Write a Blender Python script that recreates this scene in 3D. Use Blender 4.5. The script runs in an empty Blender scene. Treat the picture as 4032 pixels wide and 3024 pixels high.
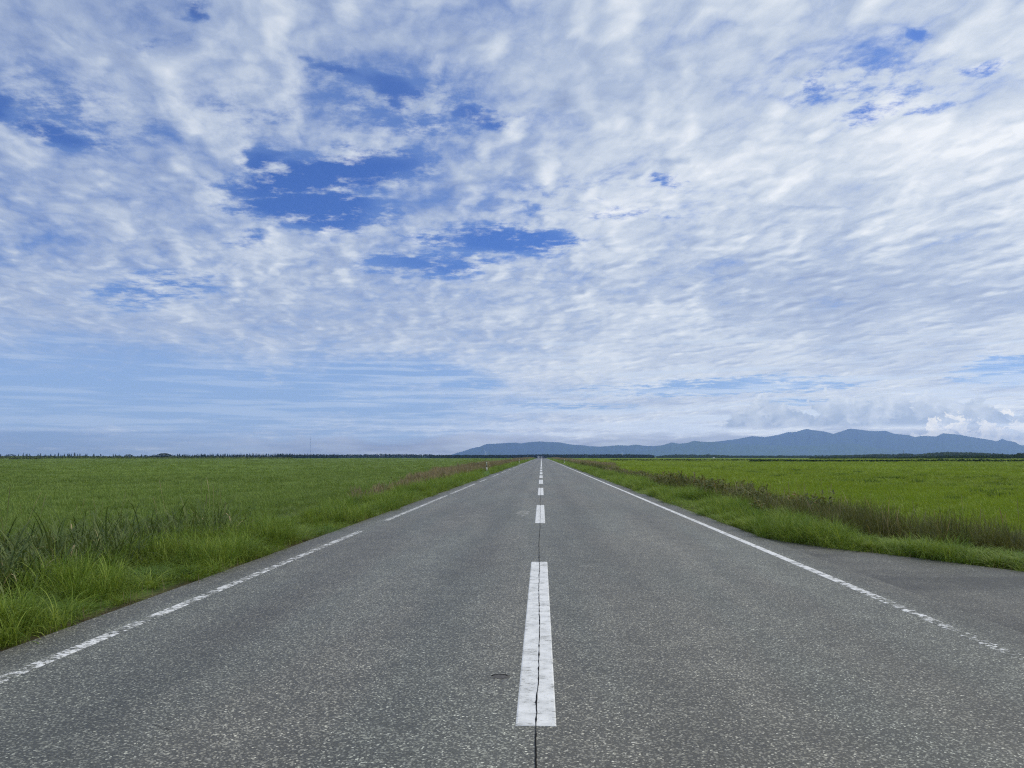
import bpy, math, random
import numpy as np

C = bpy.context.scene.collection
SC = bpy.context.scene
R = math.radians
rng = np.random.default_rng(7)
random.seed(7)

# ------------------------------------------------------------------ camera
CAM_X, CAM_Z = 0.035, 1.45
YAW, PITCH = math.atan(116 * 0.9955 / 3000), math.atan(285 / 3000)
F = 3000.0                                  # focal length in pixels of the 4032 px wide frame


def px_dir(x, y):
    """pixel of the 4032x3024 photograph -> unit world direction"""
    a, b = (x - 2016) / F, (1512 - y) / F
    cp, sp, cy, sy = math.cos(PITCH), math.sin(PITCH), math.cos(YAW), math.sin(YAW)
    f = np.array([-sy * cp, cy * cp, sp])
    r = np.array([cy, sy, 0.0])
    u = np.array([sy * sp, -cy * sp, cp])
    d = f + a * r + b * u
    return d / np.linalg.norm(d)


def at(x, y, dist=None, z=0.0):
    """point on level z under a pixel, or at distance dist (along +Y) on the pixel's ray"""
    d = px_dir(x, y)
    t = dist / d[1] if dist is not None else (z - CAM_Z) / d[2]
    return np.array([CAM_X, 0, CAM_Z]) + t * d


cam = bpy.data.cameras.new('camera')
cam.sensor_width = 36.0
cam.lens = 36.0 * F / 4032
cam.clip_start, cam.clip_end = 0.05, 60000
co = bpy.data.objects.new('camera', cam)
C.objects.link(co)
co.location = (CAM_X, 0, CAM_Z)
co.rotation_euler = (math.pi / 2 + PITCH, 0, YAW)
SC.camera = co

SC.view_settings.view_transform = 'Standard'
SC.view_settings.look = 'None'
SC.view_settings.exposure = 0.0
SC.view_settings.gamma = 1.0
cy = SC.cycles
cy.use_denoising = False
cy.filter_width = 1.2
cy.max_bounces, cy.diffuse_bounces, cy.glossy_bounces = 5, 2, 2
cy.transmission_bounces, cy.transparent_max_bounces, cy.volume_bounces = 2, 8, 2


# ------------------------------------------------------------------ node helpers
class S:
    """a socket with arithmetic"""
    def __init__(s, g, sock): s.g, s.k = g, sock
    def _m(s, op, *o):
        return s.g.math(op, s, *o)
    def __add__(s, o): return s._m('ADD', o)
    def __radd__(s, o): return s._m('ADD', o)
    def __sub__(s, o): return s._m('SUBTRACT', o)
    def __rsub__(s, o): return s.g.math('SUBTRACT', o, s)
    def __mul__(s, o): return s._m('MULTIPLY', o)
    def __rmul__(s, o): return s._m('MULTIPLY', o)
    def __truediv__(s, o): return s._m('DIVIDE', o)
    def __rtruediv__(s, o): return s.g.math('DIVIDE', o, s)
    def __neg__(s): return s._m('MULTIPLY', -1.0)
    def pow(s, o): return s._m('POWER', o)
    def max(s, o): return s._m('MAXIMUM', o)
    def min(s, o): return s._m('MINIMUM', o)
    def clamp(s): return s.g.math('ADD', s, 0.0, clamp=True)


class G:
    def __init__(s, tree):
        s.t = tree
        tree.nodes.clear()
    def node(s, typ, **kw):
        n = s.t.nodes.new(typ)
        for k, v in kw.items():
            setattr(n, k, v)
        return n
    def put(s, sock, v):
        if isinstance(v, S):
            s.t.links.new(v.k, sock)
        elif v is not None:
            if hasattr(sock.default_value, '__len__') and not hasattr(v, '__len__'):
                v = [v] * len(sock.default_value)
            if hasattr(v, '__len__') and len(v) == 3 and len(sock.default_value) == 4:
                v = (*v, 1.0)
            sock.default_value = v
    def math(s, op, *a, clamp=False):
        n = s.node('ShaderNodeMath', operation=op, use_clamp=clamp)
        for i, v in enumerate(a):
            s.put(n.inputs[i], v)
        return S(s, n.outputs[0])
    def vec(s, op, a, b=None, scale=None):
        n = s.node('ShaderNodeVectorMath', operation=op)
        s.put(n.inputs[0], a)
        if b is not None: s.put(n.inputs[1], b)
        if scale is not None: s.put(n.inputs['Scale'], scale)
        return S(s, n.outputs['Value' if op in ('DOT_PRODUCT', 'LENGTH', 'DISTANCE') else 0])
    def xyz(s, v):
        n = s.node('ShaderNodeSeparateXYZ')
        s.put(n.inputs[0], v)
        return [S(s, o) for o in n.outputs]
    def comb(s, x=0.0, y=0.0, z=0.0):
        n = s.node('ShaderNodeCombineXYZ')
        for i, v in enumerate((x, y, z)): s.put(n.inputs[i], v)
        return S(s, n.outputs[0])
    def noise(s, v, scale=1.0, detail=2.0, rough=0.5, color=False, dist=0.0, lac=2.0, dim='3D'):
        n = s.node('ShaderNodeTexNoise', noise_dimensions=dim)
        s.put(n.inputs['Vector'], v)
        for k, x in (('Scale', scale), ('Detail', detail), ('Roughness', rough), ('Distortion', dist), ('Lacunarity', lac)):
            s.put(n.inputs[k], x)
        return S(s, n.outputs[1 if color else 0])
    def voronoi(s, v, scale=1.0, feature='F1', out='Distance', rand=1.0, dim='3D'):
        n = s.node('ShaderNodeTexVoronoi', feature=feature, voronoi_dimensions=dim)
        s.put(n.inputs['Vector'], v)
        s.put(n.inputs['Scale'], scale)
        s.put(n.inputs['Randomness'], rand)
        return S(s, n.outputs[out])
    def white(s, v):
        n = s.node('ShaderNodeTexWhiteNoise')
        s.put(n.inputs['Vector'], v)
        return S(s, n.outputs[0])
    def smooth(s, x, lo, hi, a=0.0, b=1.0, kind='SMOOTHSTEP'):
        n = s.node('ShaderNodeMapRange', interpolation_type=kind)
        for i, v in enumerate((x, lo, hi, a, b)): s.put(n.inputs[i], v)
        return S(s, n.outputs[0])
    def lin(s, x, lo, hi, a=0.0, b=1.0): return s.smooth(x, lo, hi, a, b, 'LINEAR')
    def mix(s, f, a, b, blend='MIX'):
        n = s.node('ShaderNodeMix', data_type='RGBA', blend_type=blend)
        s.put(n.inputs[0], f); s.put(n.inputs[6], a); s.put(n.inputs[7], b)
        return S(s, n.outputs[2])
    def mixf(s, f, a, b):
        n = s.node('ShaderNodeMix', data_type='FLOAT')
        s.put(n.inputs[0], f); s.put(n.inputs[2], a); s.put(n.inputs[3], b)
        return S(s, n.outputs[0])
    def ramp(s, x, stops, interp='LINEAR'):
        n = s.node('ShaderNodeValToRGB')
        s.put(n.inputs[0], x)
        n.color_ramp.interpolation = interp
        e = n.color_ramp.elements
        while len(e) < len(stops): e.new(0.5)
        for q, (p, c) in zip(e, stops):
            q.position = p
            q.color = (*c, 1) if hasattr(c, '__len__') else (c, c, c, 1)
        return S(s, n.outputs[0])
    def geo(s, out='Position'):
        return S(s, s.node('ShaderNodeNewGeometry').outputs[out])


def srgb(r, g, b):
    f = lambda c: c / 12.92 if c <= 0.04045 else ((c + 0.055) / 1.055) ** 2.4
    return tuple(f(c / 255) for c in (r, g, b))


# ------------------------------------------------------------------ light: sun behind the cloud sheet, sky
SUN_EL, SUN_AZ = 48.0, 75.0                 # azimuth clockwise from +Y (the road)
sl = bpy.data.lights.new('sun', 'SUN')
sl.energy, sl.angle, sl.color = 2.1, R(12), (1.0, 0.90, 0.73)
so = bpy.data.objects.new('sun', sl)
C.objects.link(so)
so.rotation_euler = (R(90 - SUN_EL), 0, R(180 - SUN_AZ))


def build_sky():
    w = bpy.data.worlds.new('World')
    SC.world = w
    w.use_nodes = True
    g = G(w.node_tree)
    D = S(g, g.node('ShaderNodeTexCoord').outputs['Generated'])
    D = g.vec('NORMALIZE', D)
    dx, dy, dz = g.xyz(D)
    zz = dz.max(0.0)
    K = 0.085
    inv = 1.0 / (zz + K)
    P = g.vec('SCALE', g.comb(dx, dy, 0.0), scale=inv)     # the cloud sheet seen as a flat layer overhead

    def pp(x, y):                                          # photo pixel (2212 px wide copy) -> sheet coordinates
        d = px_dir(x * 4032 / 2212, y * 4032 / 2212)
        return np.array([d[0], d[1]]) / (max(d[2], 0) + K)

    warp = g.noise(P, 2.6, 4.0, 0.6, color=True, dim='2D')
    warp = g.vec('SUBTRACT', warp, (0.5, 0.5, 0.5))
    Pw = g.vec('ADD', P, g.vec('SCALE', warp, scale=0.30))

    def blob(c, r, t, p=Pw):
        """affine ellipse on the sheet: centre pixel, pixel at its right end, pixel at its top; 1 at centre -> 0 at 1 radius"""
        c, r, t = pp(*c), pp(*r), pp(*t)
        M = np.linalg.inv(np.array([r - c, t - c]).T)
        q = g.vec('SUBTRACT', p, (c[0], c[1], 0))
        u = g.vec('DOT_PRODUCT', q, (M[0, 0], M[0, 1], 0))
        v = g.vec('DOT_PRODUCT', q, (M[1, 0], M[1, 1], 0))
        return g.smooth(g.math('SQRT', u * u + v * v), 1.5, 0.1)

    # --- clear air
    n = g.node('ShaderNodeTexSky', sky_type='NISHITA')
    n.sun_disc = False
    n.sun_elevation, n.sun_rotation = R(SUN_EL), R(SUN_AZ)
    n.altitude, n.air_density, n.dust_density, n.ozone_density = 50, 1.3, 0.6, 3.0
    clear = g.vec('MULTIPLY', S(g, n.outputs[0]), (0.035, 0.055, 0.105))

    # --- the broken altocumulus sheet
    ang = R(18)
    ca, sa = math.cos(ang), math.sin(ang)
    px, py, _ = g.xyz(P)
    A = g.comb((px * ca + py * sa) * 1.0, (py * ca - px * sa) * 0.66, 0.0)
    A = g.vec('ADD', A, g.vec('SCALE', warp, scale=0.09))
    big = g.noise(A, 1.4, 3.0, 0.5, dim='2D')
    cell = g.noise(A, 4.4, 8.0, 0.65, dim='2D')
    soft = g.noise(A, 8.5, 2.0, 0.5, dim='2D')
    soft2 = g.noise(g.vec('ADD', A, (0.046, 0.012, 0.0)), 8.5, 2.0, 0.5, dim='2D')
    rag = g.noise(g.comb(px * 0.75 + 9.0, py * 1.0, 0.0), 9.0, 6.0, 0.68, dim='2D')
    holes = [  # centre, right end, top, strength (2212 px wide copy of the photograph)
        ((700, 376), (960, 350), (690, 312), 1.0), ((665, 455), (840, 470), (650, 395), 1.0),
        ((560, 330), (640, 335), (555, 292), 0.7),
        ((1095, 522), (1290, 530), (1090, 482), 0.95), ((930, 572), (1100, 580), (930, 535), 0.62),
        ((540, 520), (620, 520), (535, 500), 0.5),
        ((330, 632), (500, 610), (325, 580), 0.5), ((835, 215), (940, 235), (825, 180), 0.62),
        ((735, 180), (800, 195), (725, 148), 0.55), ((1070, 252), (1160, 262), (1065, 225), 0.6),
        ((20, 245), (90, 262), (15, 200), 0.7), ((150, 300), (260, 318), (145, 275), 0.65),
        ((1950, 240), (2080, 225), (1945, 205), 0.8), ((2150, 155), (2240, 140), (2145, 128), 0.62),
        ((1972, 85), (2015, 82), (1970, 58), 0.55), ((1762, 190), (1800, 185), (1758, 140), 0.5),
        ((1370, 462), (1500, 458), (1365, 436), 0.6), ((1470, 390), (1510, 388), (1468, 374), 0.55),
        ((330, 90), (380, 95), (328, 70), 0.4), ((395, 8), (440, 10), (392, -22), 0.6),
        ((860, 800), (1000, 806), (858, 780), 0.5), ((1020, 830), (1090, 832), (1018, 818), 0.4),
        ((1560, 836), (1900, 828), (1556, 812), 0.9), ((2180, 800), (2330, 785), (2175, 760), 1.0),
        ((1740, 870), (1900, 872), (1738, 856), 0.55), ((1250, 880), (1420, 884), (1248, 866), 0.45),
        ((380, 862), (800, 866), (376, 812), 0.95), ((870, 240), (1200, 270), (860, 140), 0.34), ((1300, 430), (1640, 410), (1290, 360), 0.30), ((1900, 190), (2240, 150), (1890, 60), 0.30),
        ((150, 250), (430, 280), (140, 140), 0.32), ((520, 250), (700, 270), (510, 190), 0.28),
        ((60, 880), (420, 890), (58, 838), 0.5),
    ]
    hole = None
    for c, r, t, k in holes:
        b = blob(c, r, t) * k
        hole = b if hole is None else hole.max(b)
    # thin, blue-tinged cloud on the left of the sheet, dense and bright on the right
    right = g.smooth(dx, -0.55, 0.50)
    low = g.smooth(dz, 0.25, 0.08)
    leftlow = g.smooth(dz, 0.17, 0.09) * g.smooth(dx, 0.12, -0.20)
    bil, bil2 = g.math('ABSOLUTE', soft - 0.5) * 3.0, g.math('ABSOLUTE', soft2 - 0.5) * 3.0
    cover = 0.42 + right * 0.18 + (big - 0.5) * 0.9 - hole * 1.22 - leftlow * 0.70
    dens = (cell - 0.5) * (1.9 - low * 1.1) + (bil - 0.30) * (0.38 - low * 0.25) + cover + (rag - 0.5) * 3.2 * g.smooth(hole, 0.03, 0.40)
    alpha = g.smooth(dens, -0.48, 0.62 - right * 0.18)
    alpha = alpha * (0.88 + right * 0.10)
    # light on the puffs: sun behind the sheet to the right
    lit = (bil - bil2) * 0.22 + (soft - soft2) * 0.45
    var = lit + (cell - 0.5) * 1.20 + (bil - 0.3) * 0.08 + (rag - 0.5) * 0.22
    bright = 0.33 + var * (1.0 - low * 0.55) + right * 0.29 + (big - 0.5) * 0.62 + g.smooth(dens, 0.45, 0.05) * 0.10 - low * 0.12
    bright = bright - blob((1880, 640), (2420, 630), (1880, 480)) * 0.24 - blob((1330, 190), (1560, 200), (1320, 60)) * 0.14 + blob((1250, 800), (1700, 815), (1250, 735)) * 0.10
    bright = bright.clamp()
    ccol = g.ramp(bright, [(0.0, srgb(150, 167, 198)), (0.35, srgb(176, 191, 214)), (0.65, srgb(207, 217, 229)), (1.0, srgb(238, 242, 246))])
    veil = g.mix(0.25 + low * 0.45, clear, srgb(152, 183, 224))
    veil = g.mix(g.smooth(hole, 0.25, 0.8) * (1.0 - low), veil, clear)
    sky = g.mix(alpha, veil, ccol)

    # --- low cloud near the horizon, laid out by azimuth and elevation in degrees
    az = g.math('ARCTAN2', dx, dy) * (180 / math.pi)
    el = g.math('ARCSINE', dz) * (180 / math.pi)
    q = g.comb(az * 0.10 + 7.0, el * 0.55, 0.0)
    st = g.noise(q, 1.6, 4.0, 0.55, dim='2D')
    st2 = g.noise(g.comb(az * 0.045 + 3.0, el * 0.9, 0.0), 2.2, 4.0, 0.6, dim='2D')
    bands = g.smooth(st2 + (el - 4.0) * -0.02, 0.44, 0.64) * g.smooth(el, 13.0, 7.0) * g.smooth(el, 0.6, 2.0)
    sky = g.mix(bands * (0.24 + right * 0.46), sky, srgb(196, 212, 232))
    # grey fog bank lying along the horizon, left end thin
    prof = 1.15 + g.smooth(az, -30.0, -2.0) * 0.35 + g.smooth(az, 8.0, 14.0) * 0.2 + (st - 0.5) * 2.4
    fog = g.smooth(el, prof + 0.35, prof - 0.45) * g.smooth(az, -32.0, -8.0, 0.15, 1.0)
    fcol = g.ramp(st, [(0.3, srgb(128, 149, 184)), (0.7, srgb(164, 181, 206))])
    sky = g.mix(fog * 0.92, sky, fcol)

    # cumulus bank above the right-hand mountains and the white heads at the right edge
    def cumulus(sky, a0, a1, base, top, seed, dark, lightc, scale, op):
        p3 = g.comb(az + seed * 17.0, el * 1.25, 0.0)
        w3 = g.noise(p3, scale * 0.9, 3.0, 0.6, color=True, dim='2D')
        p3 = g.vec('ADD', p3, g.vec('SCALE', g.vec('SUBTRACT', w3, (0.5, 0.5, 0.5)), scale=1.5 / scale))
        v1 = g.voronoi(p3, scale, 'SMOOTH_F1', dim='2D')
        v2 = g.voronoi(g.vec('ADD', p3, (-0.22 / scale, 0.28 / scale, 0.0)), scale, 'SMOOTH_F1', dim='2D')
        nn = g.noise(p3, scale * 0.45, 4.0, 0.6, dim='2D')
        mid = (a0 + a1) / 2
        span = g.smooth((az - mid) * (az - mid), ((a1 - a0) / 2) ** 2, ((a1 - a0) / 2 * 0.55) ** 2)
        h = base + (top - base) * (span * 0.75 + (nn - 0.5) * 1.9 - v1 * 0.22 + 0.14)
        m = g.smooth(el, h + 0.16 / scale, h - 0.26 / scale) * g.smooth(el, base - 0.30, base + 0.10) * g.smooth(span, 0.02, 0.2)
        l = ((v2 - v1) * 0.8 + 0.45 + (nn - 0.5) * 1.3 + g.lin(el, base, top, -0.3, 0.3)).clamp()
        col = g.mix(l, dark, lightc)
        return g.mix(m * op, sky, col)

    sky = cumulus(sky, 12.0, 33.0, 2.15, 4.3, 1.0, srgb(150, 171, 200), srgb(204, 215, 229), 0.85, 0.88)
    sky = cumulus(sky, 24.0, 43.0, 0.5, 2.6, 5.0, srgb(176, 192, 216), srgb(238, 238, 236), 1.7, 0.62)

    # the far sky beyond the air layer is brighter than what reaches us through it
    tau = 0.0564 / dz.max(0.031)
    T = g.math('POWER', 2.71828, -tau)
    air = g.vec('SCALE', g.comb(0.12, 0.23, 0.44), scale=1.0 - T)
    sky = g.vec('SCALE', g.vec('MAXIMUM', g.vec('SUBTRACT', sky, air), (0.02, 0.03, 0.05)), scale=1.0 / T)

    # below the horizon: ground light
    sky = g.mix(g.smooth(dz, 0.0, -0.02), sky, (0.10, 0.13, 0.08))
    bg = g.node('ShaderNodeBackground')
    g.put(bg.inputs[0], sky)
    bg.inputs[1].default_value = 1.0
    out = g.node('ShaderNodeOutputWorld')
    w.node_tree.links.new(bg.outputs[0], out.inputs[0])
    w.cycles.sampling_method = 'MANUAL'
    w.cycles.sample_map_resolution = 512


build_sky()


# ------------------------------------------------------------------ object helpers
def tag(o, label=None, cat=None, group=None, kind=None):
    for k, v in (('label', label), ('category', cat), ('group', group), ('kind', kind)):
        if v: o[k] = v
    return o


def link(name, me, mat=None, parent=None, loc=None):
    o = bpy.data.objects.new(name, me)
    C.objects.link(o)
    if mat is not None and me is not None and not me.materials: me.materials.append(mat)
    if parent is not None: o.parent = parent
    if loc is not None: o.location = loc
    return o


def empty(name, loc, rz=0.0):
    o = bpy.data.objects.new(name, None)
    C.objects.link(o)
    o.location = loc
    o.rotation_euler = (0, 0, rz)
    o.empty_display_size = 0.3
    return o


def mesh(name, V, Fc, smooth=False):
    me = bpy.data.meshes.new(name)
    me.from_pydata([tuple(map(float, v)) for v in V], [], [tuple(map(int, f)) for f in Fc])
    me.update()
    if smooth: me.shade_smooth()
    return me


class MB:
    """collects shapes for one mesh"""
    def __init__(s): s.v, s.f = [], []
    def add(s, V, Fc):
        n = len(s.v)
        s.v += [tuple(v) for v in V]
        s.f += [tuple(i + n for i in f) for f in Fc]
        return s
    def box(s, x0, x1, y0, y1, z0, z1, tx=0.0, ty=0.0):
        """box, optionally tapered at the top by tx, ty"""
        V = [(x0, y0, z0), (x1, y0, z0), (x1, y1, z0), (x0, y1, z0),
             (x0 + tx, y0 + ty, z1), (x1 - tx, y0 + ty, z1), (x1 - tx, y1 - ty, z1), (x0 + tx, y1 - ty, z1)]
        return s.add(V, [(3, 2, 1, 0), (4, 5, 6, 7), (0, 1, 5, 4), (1, 2, 6, 5), (2, 3, 7, 6), (3, 0, 4, 7)])
    def loft(s, rings, cap=True):
        n = len(rings[0])
        V = [p for r in rings for p in r]
        Fc = [(k * n + i, k * n + (i + 1) % n, (k + 1) * n + (i + 1) % n, (k + 1) * n + i)
              for k in range(len(rings) - 1) for i in range(n)]
        if cap: Fc += [tuple(range(n))[::-1], tuple(range((len(rings) - 1) * n, len(rings) * n))]
        return s.add(V, Fc)
    def tube(s, p0, p1, r0, r1, n=10):
        p0, p1 = np.array(p0, float), np.array(p1, float)
        d = (p1 - p0) / np.linalg.norm(p1 - p0)
        a = np.cross(d, (0, 0, 1) if abs(d[2]) < 0.9 else (1, 0, 0)); a /= np.linalg.norm(a)
        b = np.cross(d, a)
        ring = lambda c, r: [c + r * (math.cos(t) * a + math.sin(t) * b) for t in np.linspace(0, 2 * math.pi, n, endpoint=False)]
        return s.loft([ring(p0, r0), ring(p1, r1)])
    def build(s, name, mat, parent=None, smooth=False, loc=None):
        return link(name, mesh(name, s.v, s.f, smooth), mat, parent, loc)


def material(name):
    m = bpy.data.materials.new(name)
    m.use_nodes = True
    g = G(m.node_tree)
    out = g.node('ShaderNodeOutputMaterial')
    return m, g, out


def principled(g, out, color, rough=0.7, spec=0.3, bump=None, bstr=0.3, bdist=0.01, metal=0.0):
    b = g.node('ShaderNodeBsdfPrincipled')
    g.put(b.inputs['Base Color'], color)
    g.put(b.inputs['Roughness'], rough)
    g.put(b.inputs['Specular IOR Level'], spec)
    g.put(b.inputs['Metallic'], metal)
    if bump is not None:
        n = g.node('ShaderNodeBump')
        n.inputs['Strength'].default_value = bstr
        n.inputs['Distance'].default_value = bdist
        g.put(n.inputs['Height'], bump)
        g.t.links.new(n.outputs[0], b.inputs['Normal'])
    if out is not None: g.t.links.new(b.outputs[0], out.inputs[0])
    return b


def plain(name, color, rough=0.6, spec=0.3, metal=0.0, var=0.12, scale=3.0):
    m, g, out = material(name)
    tc = S(g, g.node('ShaderNodeTexCoord').outputs['Object'])
    n = g.noise(tc, scale, 4.0, 0.6)
    col = g.mix(1.0, color, g.comb(*[g.lin(n, 0.25, 0.75, 1 - var, 1 + var)] * 3), 'MULTIPLY')
    principled(g, out, col, rough, spec, metal=metal)
    return m


def sstep(x, a, b):
    t = np.clip((x - a) / (b - a), 0, 1)
    return t * t * (3 - 2 * t)


# ------------------------------------------------------------------ the lie of the land
ROAD_W = 4.0
EDGE = np.array([at(x, y)[:2] for x, y in ((2990, 2118), (3130, 2137), (3281, 2158), (3460, 2178), (3646, 2200), (3850, 2226), (4032, 2250))])
EDGE = np.vstack([[ROAD_W, 15.0], EDGE, EDGE[-1] + (EDGE[-1] - EDGE[-3]) * 1.0, EDGE[-1] + (EDGE[-1] - EDGE[-3]) * 2.4 + (2, 0.6),
                  EDGE[-1] + (EDGE[-1] - EDGE[-3]) * 3.2 + (9, 1.5), (60, EDGE[-1][1] - 4.0)])
EDGE[1, 0] = max(EDGE[1, 0], ROAD_W)


def edge_dist(x, y):
    """distance from the paved edge (positive = on the grass), both sides of the road"""
    x, y = np.asarray(x, float), np.asarray(y, float)
    line = np.vstack([[ROAD_W, 3000.0], EDGE])
    best = np.full(x.shape, 1e9)
    sgn = np.ones(x.shape)
    for a, b in zip(line[:-1], line[1:]):
        d = b - a
        L2 = d @ d
        t = np.clip(((x - a[0]) * d[0] + (y - a[1]) * d[1]) / L2, 0, 1)
        ex, ey = x - a[0] - t * d[0], y - a[1] - t * d[1]
        q = np.hypot(ex, ey)
        c = d[0] * (y - a[1]) - d[1] * (x - a[0])
        m = q < best
        best = np.where(m, q, best)
        sgn = np.where(m, np.where(c > 0, 1.0, -1.0), sgn)
    right = best * sgn
    return np.where(x < 0, -x - ROAD_W, right)


def drop(x, y):
    """the plain dips gently beyond half a kilometre"""
    r = np.hypot(x, y)
    return -1.25 * sstep(r, 500, 980)


def ground_z(x, y):
    s = edge_dist(x, y)
    ditch = np.where(np.asarray(x) > 0, 0.16, 0.14) * sstep(s, 1.3, 2.2) * sstep(s, 4.4, 3.0)
    rise = np.where(np.asarray(x) > 0, 0.02, -0.06) * sstep(s, 3.2, 5.5)
    bumps = 0.05 * np.sin(x * 0.31 + 1.0) * np.sin(y * 0.27) * sstep(s, 4, 9) * sstep(np.hypot(x, y), 900, 200)
    return drop(x, y) - 0.035 + np.where(s > 0, 0.03 * sstep(s, 0.0, 0.5), -0.02) - ditch + rise + bumps


def grid_axis(*segs):
    out = []
    for a, b, n in segs: out += list(np.linspace(a, b, n, endpoint=False))
    return np.array(out + [segs[-1][1]])


half = [(4.0, 10.0, 24), (10.0, 40.0, 30), (40, 200, 20), (200, 1200, 22), (1200, 14000, 10)]
xs = grid_axis(*[(-b, -a, n) for a, b, n in half[::-1]], (-4.0, 4.0, 4), *half)
ys = grid_axis((-14000, -400, 6), (-400, -12, 8), (-12, 3, 10), (3, 30, 108), (30, 100, 60), (100, 480, 50), (480, 1100, 50), (1100, 2500, 10), (2500, 14000, 10))
gx, gy = np.meshgrid(xs, ys)
gz = ground_z(gx, gy)
nx, ny = len(xs), len(ys)
quads = [(j * nx + i, j * nx + i + 1, (j + 1) * nx + i + 1, (j + 1) * nx + i) for j in range(ny - 1) for i in range(nx - 1)]
ground_me = mesh('ground', np.stack([gx.ravel(), gy.ravel(), gz.ravel()], 1), quads, smooth=True)
at_s = ground_me.attributes.new('edge', 'FLOAT', 'POINT')
at_s.data.foreach_set('value', edge_dist(gx, gy).ravel().astype(np.float32))


def ground_material():
    m, g, out = material('turf_soil')
    P = g.geo()
    x, y, z = g.xyz(P)
    s = S(g, g.node('ShaderNodeAttribute', attribute_name='edge').outputs['Fac'])
    flat = g.comb(x, y, 0.0)
    n1 = g.noise(flat, 0.05, 4.0, 0.6)
    n2 = g.noise(flat, 0.6, 4.0, 0.6)
    n3 = g.noise(g.comb(x * 0.5, y, 0.0), 6.0, 4.0, 0.65)
    left = g.mix(n1, (0.085, 0.160, 0.026), (0.110, 0.185, 0.034))
    rgt = g.mix(n1, (0.145, 0.225, 0.020), (0.175, 0.255, 0.030))
    col = g.mix(g.smooth(x, -2.0, 2.0), left, rgt)
    col = g.mix(g.smooth(n2, 0.45, 0.75) * 0.35, col, (0.06, 0.11, 0.02))
    col = g.mix(g.smooth(n3, 0.35, 0.75) * 0.45, col, (0.04, 0.085, 0.02))
    soil = g.mix(n3, (0.035, 0.026, 0.018), (0.085, 0.065, 0.045))
    col = g.mix(g.smooth(s + (n2 - 0.5) * 0.5, 0.40, 0.05), col, soil)
    weedy = g.smooth(s, 1.5, 2.0) * g.smooth(s, 4.2, 3.2)
    col = g.mix(weedy * 0.8, col, (0.05, 0.055, 0.025))
    principled(g, out, col, 0.9, 0.1, n3, 0.6, 0.08)
    return m


tag(link('ground', ground_me, ground_material()), kind='structure')

# ------------------------------------------------------------------ road


def asphalt_color(g, x, y, dark=0.0):
    flat = g.comb(x, y, 0.0)
    v = g.voronoi(flat, 105.0, out='Color', dim='2D')
    r, gg, b = g.xyz(v)
    v2 = g.voronoi(flat, 230.0, out='Color', dim='2D')
    r2, g2, b2 = g.xyz(v2)
    stone = g.smooth(r, 0.66, 0.97)                        # a share of pale chippings in dark bitumen
    spark = g.smooth(gg, 0.955, 0.99)
    big = g.noise(g.comb(x * 0.9, y * 0.12, 0.0), 1.0, 4.0, 0.55, dim='2D')
    mid = g.noise(flat, 2.3, 4.0, 0.6, dim='2D')
    base = 0.045 + r2 * 0.078 + stone * 0.21 + spark * 0.46
    base = base * g.lin(mid, 0.25, 0.75, 0.84, 1.16) * g.lin(big, 0.25, 0.75, 0.82, 1.18) * (1.0 - dark)
    ax = g.math('ABSOLUTE', x)
    d1, d2 = ax - 0.95, ax - 2.55
    track = g.smooth(d1 * d1, 0.16, 0.0) + g.smooth(d2 * d2, 0.16, 0.0)
    base = base * (1.0 - track * 0.13)
    warm = g.noise(g.comb(x * 0.7 + 5.0, y * 0.10, 0.0), 1.3, 3.0, 0.5, dim='2D')
    tint = g.mix(g.smooth(warm, 0.35, 0.65), (0.97, 1.0, 0.81), (1.03, 0.995, 0.79))
    tint = g.mix(b * 0.30, tint, g.mix(b2, (0.90, 1.0, 0.94), (1.06, 0.98, 0.98)))
    edge = g.smooth(g.math('ABSOLUTE', x), 3.58, 3.72)
    col = g.vec('SCALE', tint, scale=base * (1.0 - edge * 0.22))
    h = r * 0.6 + r2 * 0.4
    return col, h


def asphalt_material(name, dark=0.0):
    m, g, out = material(name)
    x, y, z = g.xyz(g.geo())
    if dark:
        n = g.noise(g.comb(x * 0.35, y * 0.9, 0.0), 0.9, 3.0, 0.5, dim='2D')
        dk = g.smooth(n, 0.34, 0.60) * 0.40 + 0.17
        col, h = asphalt_color(g, x, y, dk)
    else:
        col, h = asphalt_color(g, x, y)
    principled(g, out, col, 0.55, 0.50, h, 0.6, 0.007)
    return m


def paint_material(name, wear, fade_near=False, gaps=(), grain=23.0, slim=0.5):
    """thermoplastic line worn down to the road surface"""
    m, g, out = material(name)
    x, y, z = g.xyz(g.geo())
    acol, h = asphalt_color(g, x, y)
    flat = g.comb(x, y, 0.0)
    c1 = g.noise(g.comb(x * slim, y, 0.0), grain, 5.0, 0.70, dim='2D')
    c2 = g.noise(flat, 7.0, 4.0, 0.6, dim='2D')
    ck = g.voronoi(g.vec('ADD', g.comb(x * 0.5, y, 0.0), g.vec('SCALE', g.noise(flat, 9.0, 3.0, 0.5, color=True, dim='2D'), scale=0.10)), 20.0, 'DISTANCE_TO_EDGE', dim='2D')
    w = wear + g.smooth(y, 11.0, 5.0) * (0.34 if fade_near else 0.0)
    keep = g.smooth(c1 * 0.65 + c2 * 0.35, 0.32 + w * 0.5, 0.37 + w * 0.5)
    keep = keep * g.lin(g.smooth(ck, 0.0, 0.035), 0.0, 1.0, 1.0 - min(1.0, wear * 3.5), 1.0)
    for a, b in gaps:
        keep = keep * (1.0 - g.smooth(y, a - 0.06, a + 0.06) * g.smooth(y, b + 0.06, b - 0.06))
    white = g.mix(g.smooth(c2, 0.3, 0.7), (0.60, 0.61, 0.60), (0.78, 0.79, 0.78))
    principled(g, out, g.mix(keep, acol, white), 0.55, 0.35, keep * 1.0 + h * 0.4, 0.35, 0.005)
    return m


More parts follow.
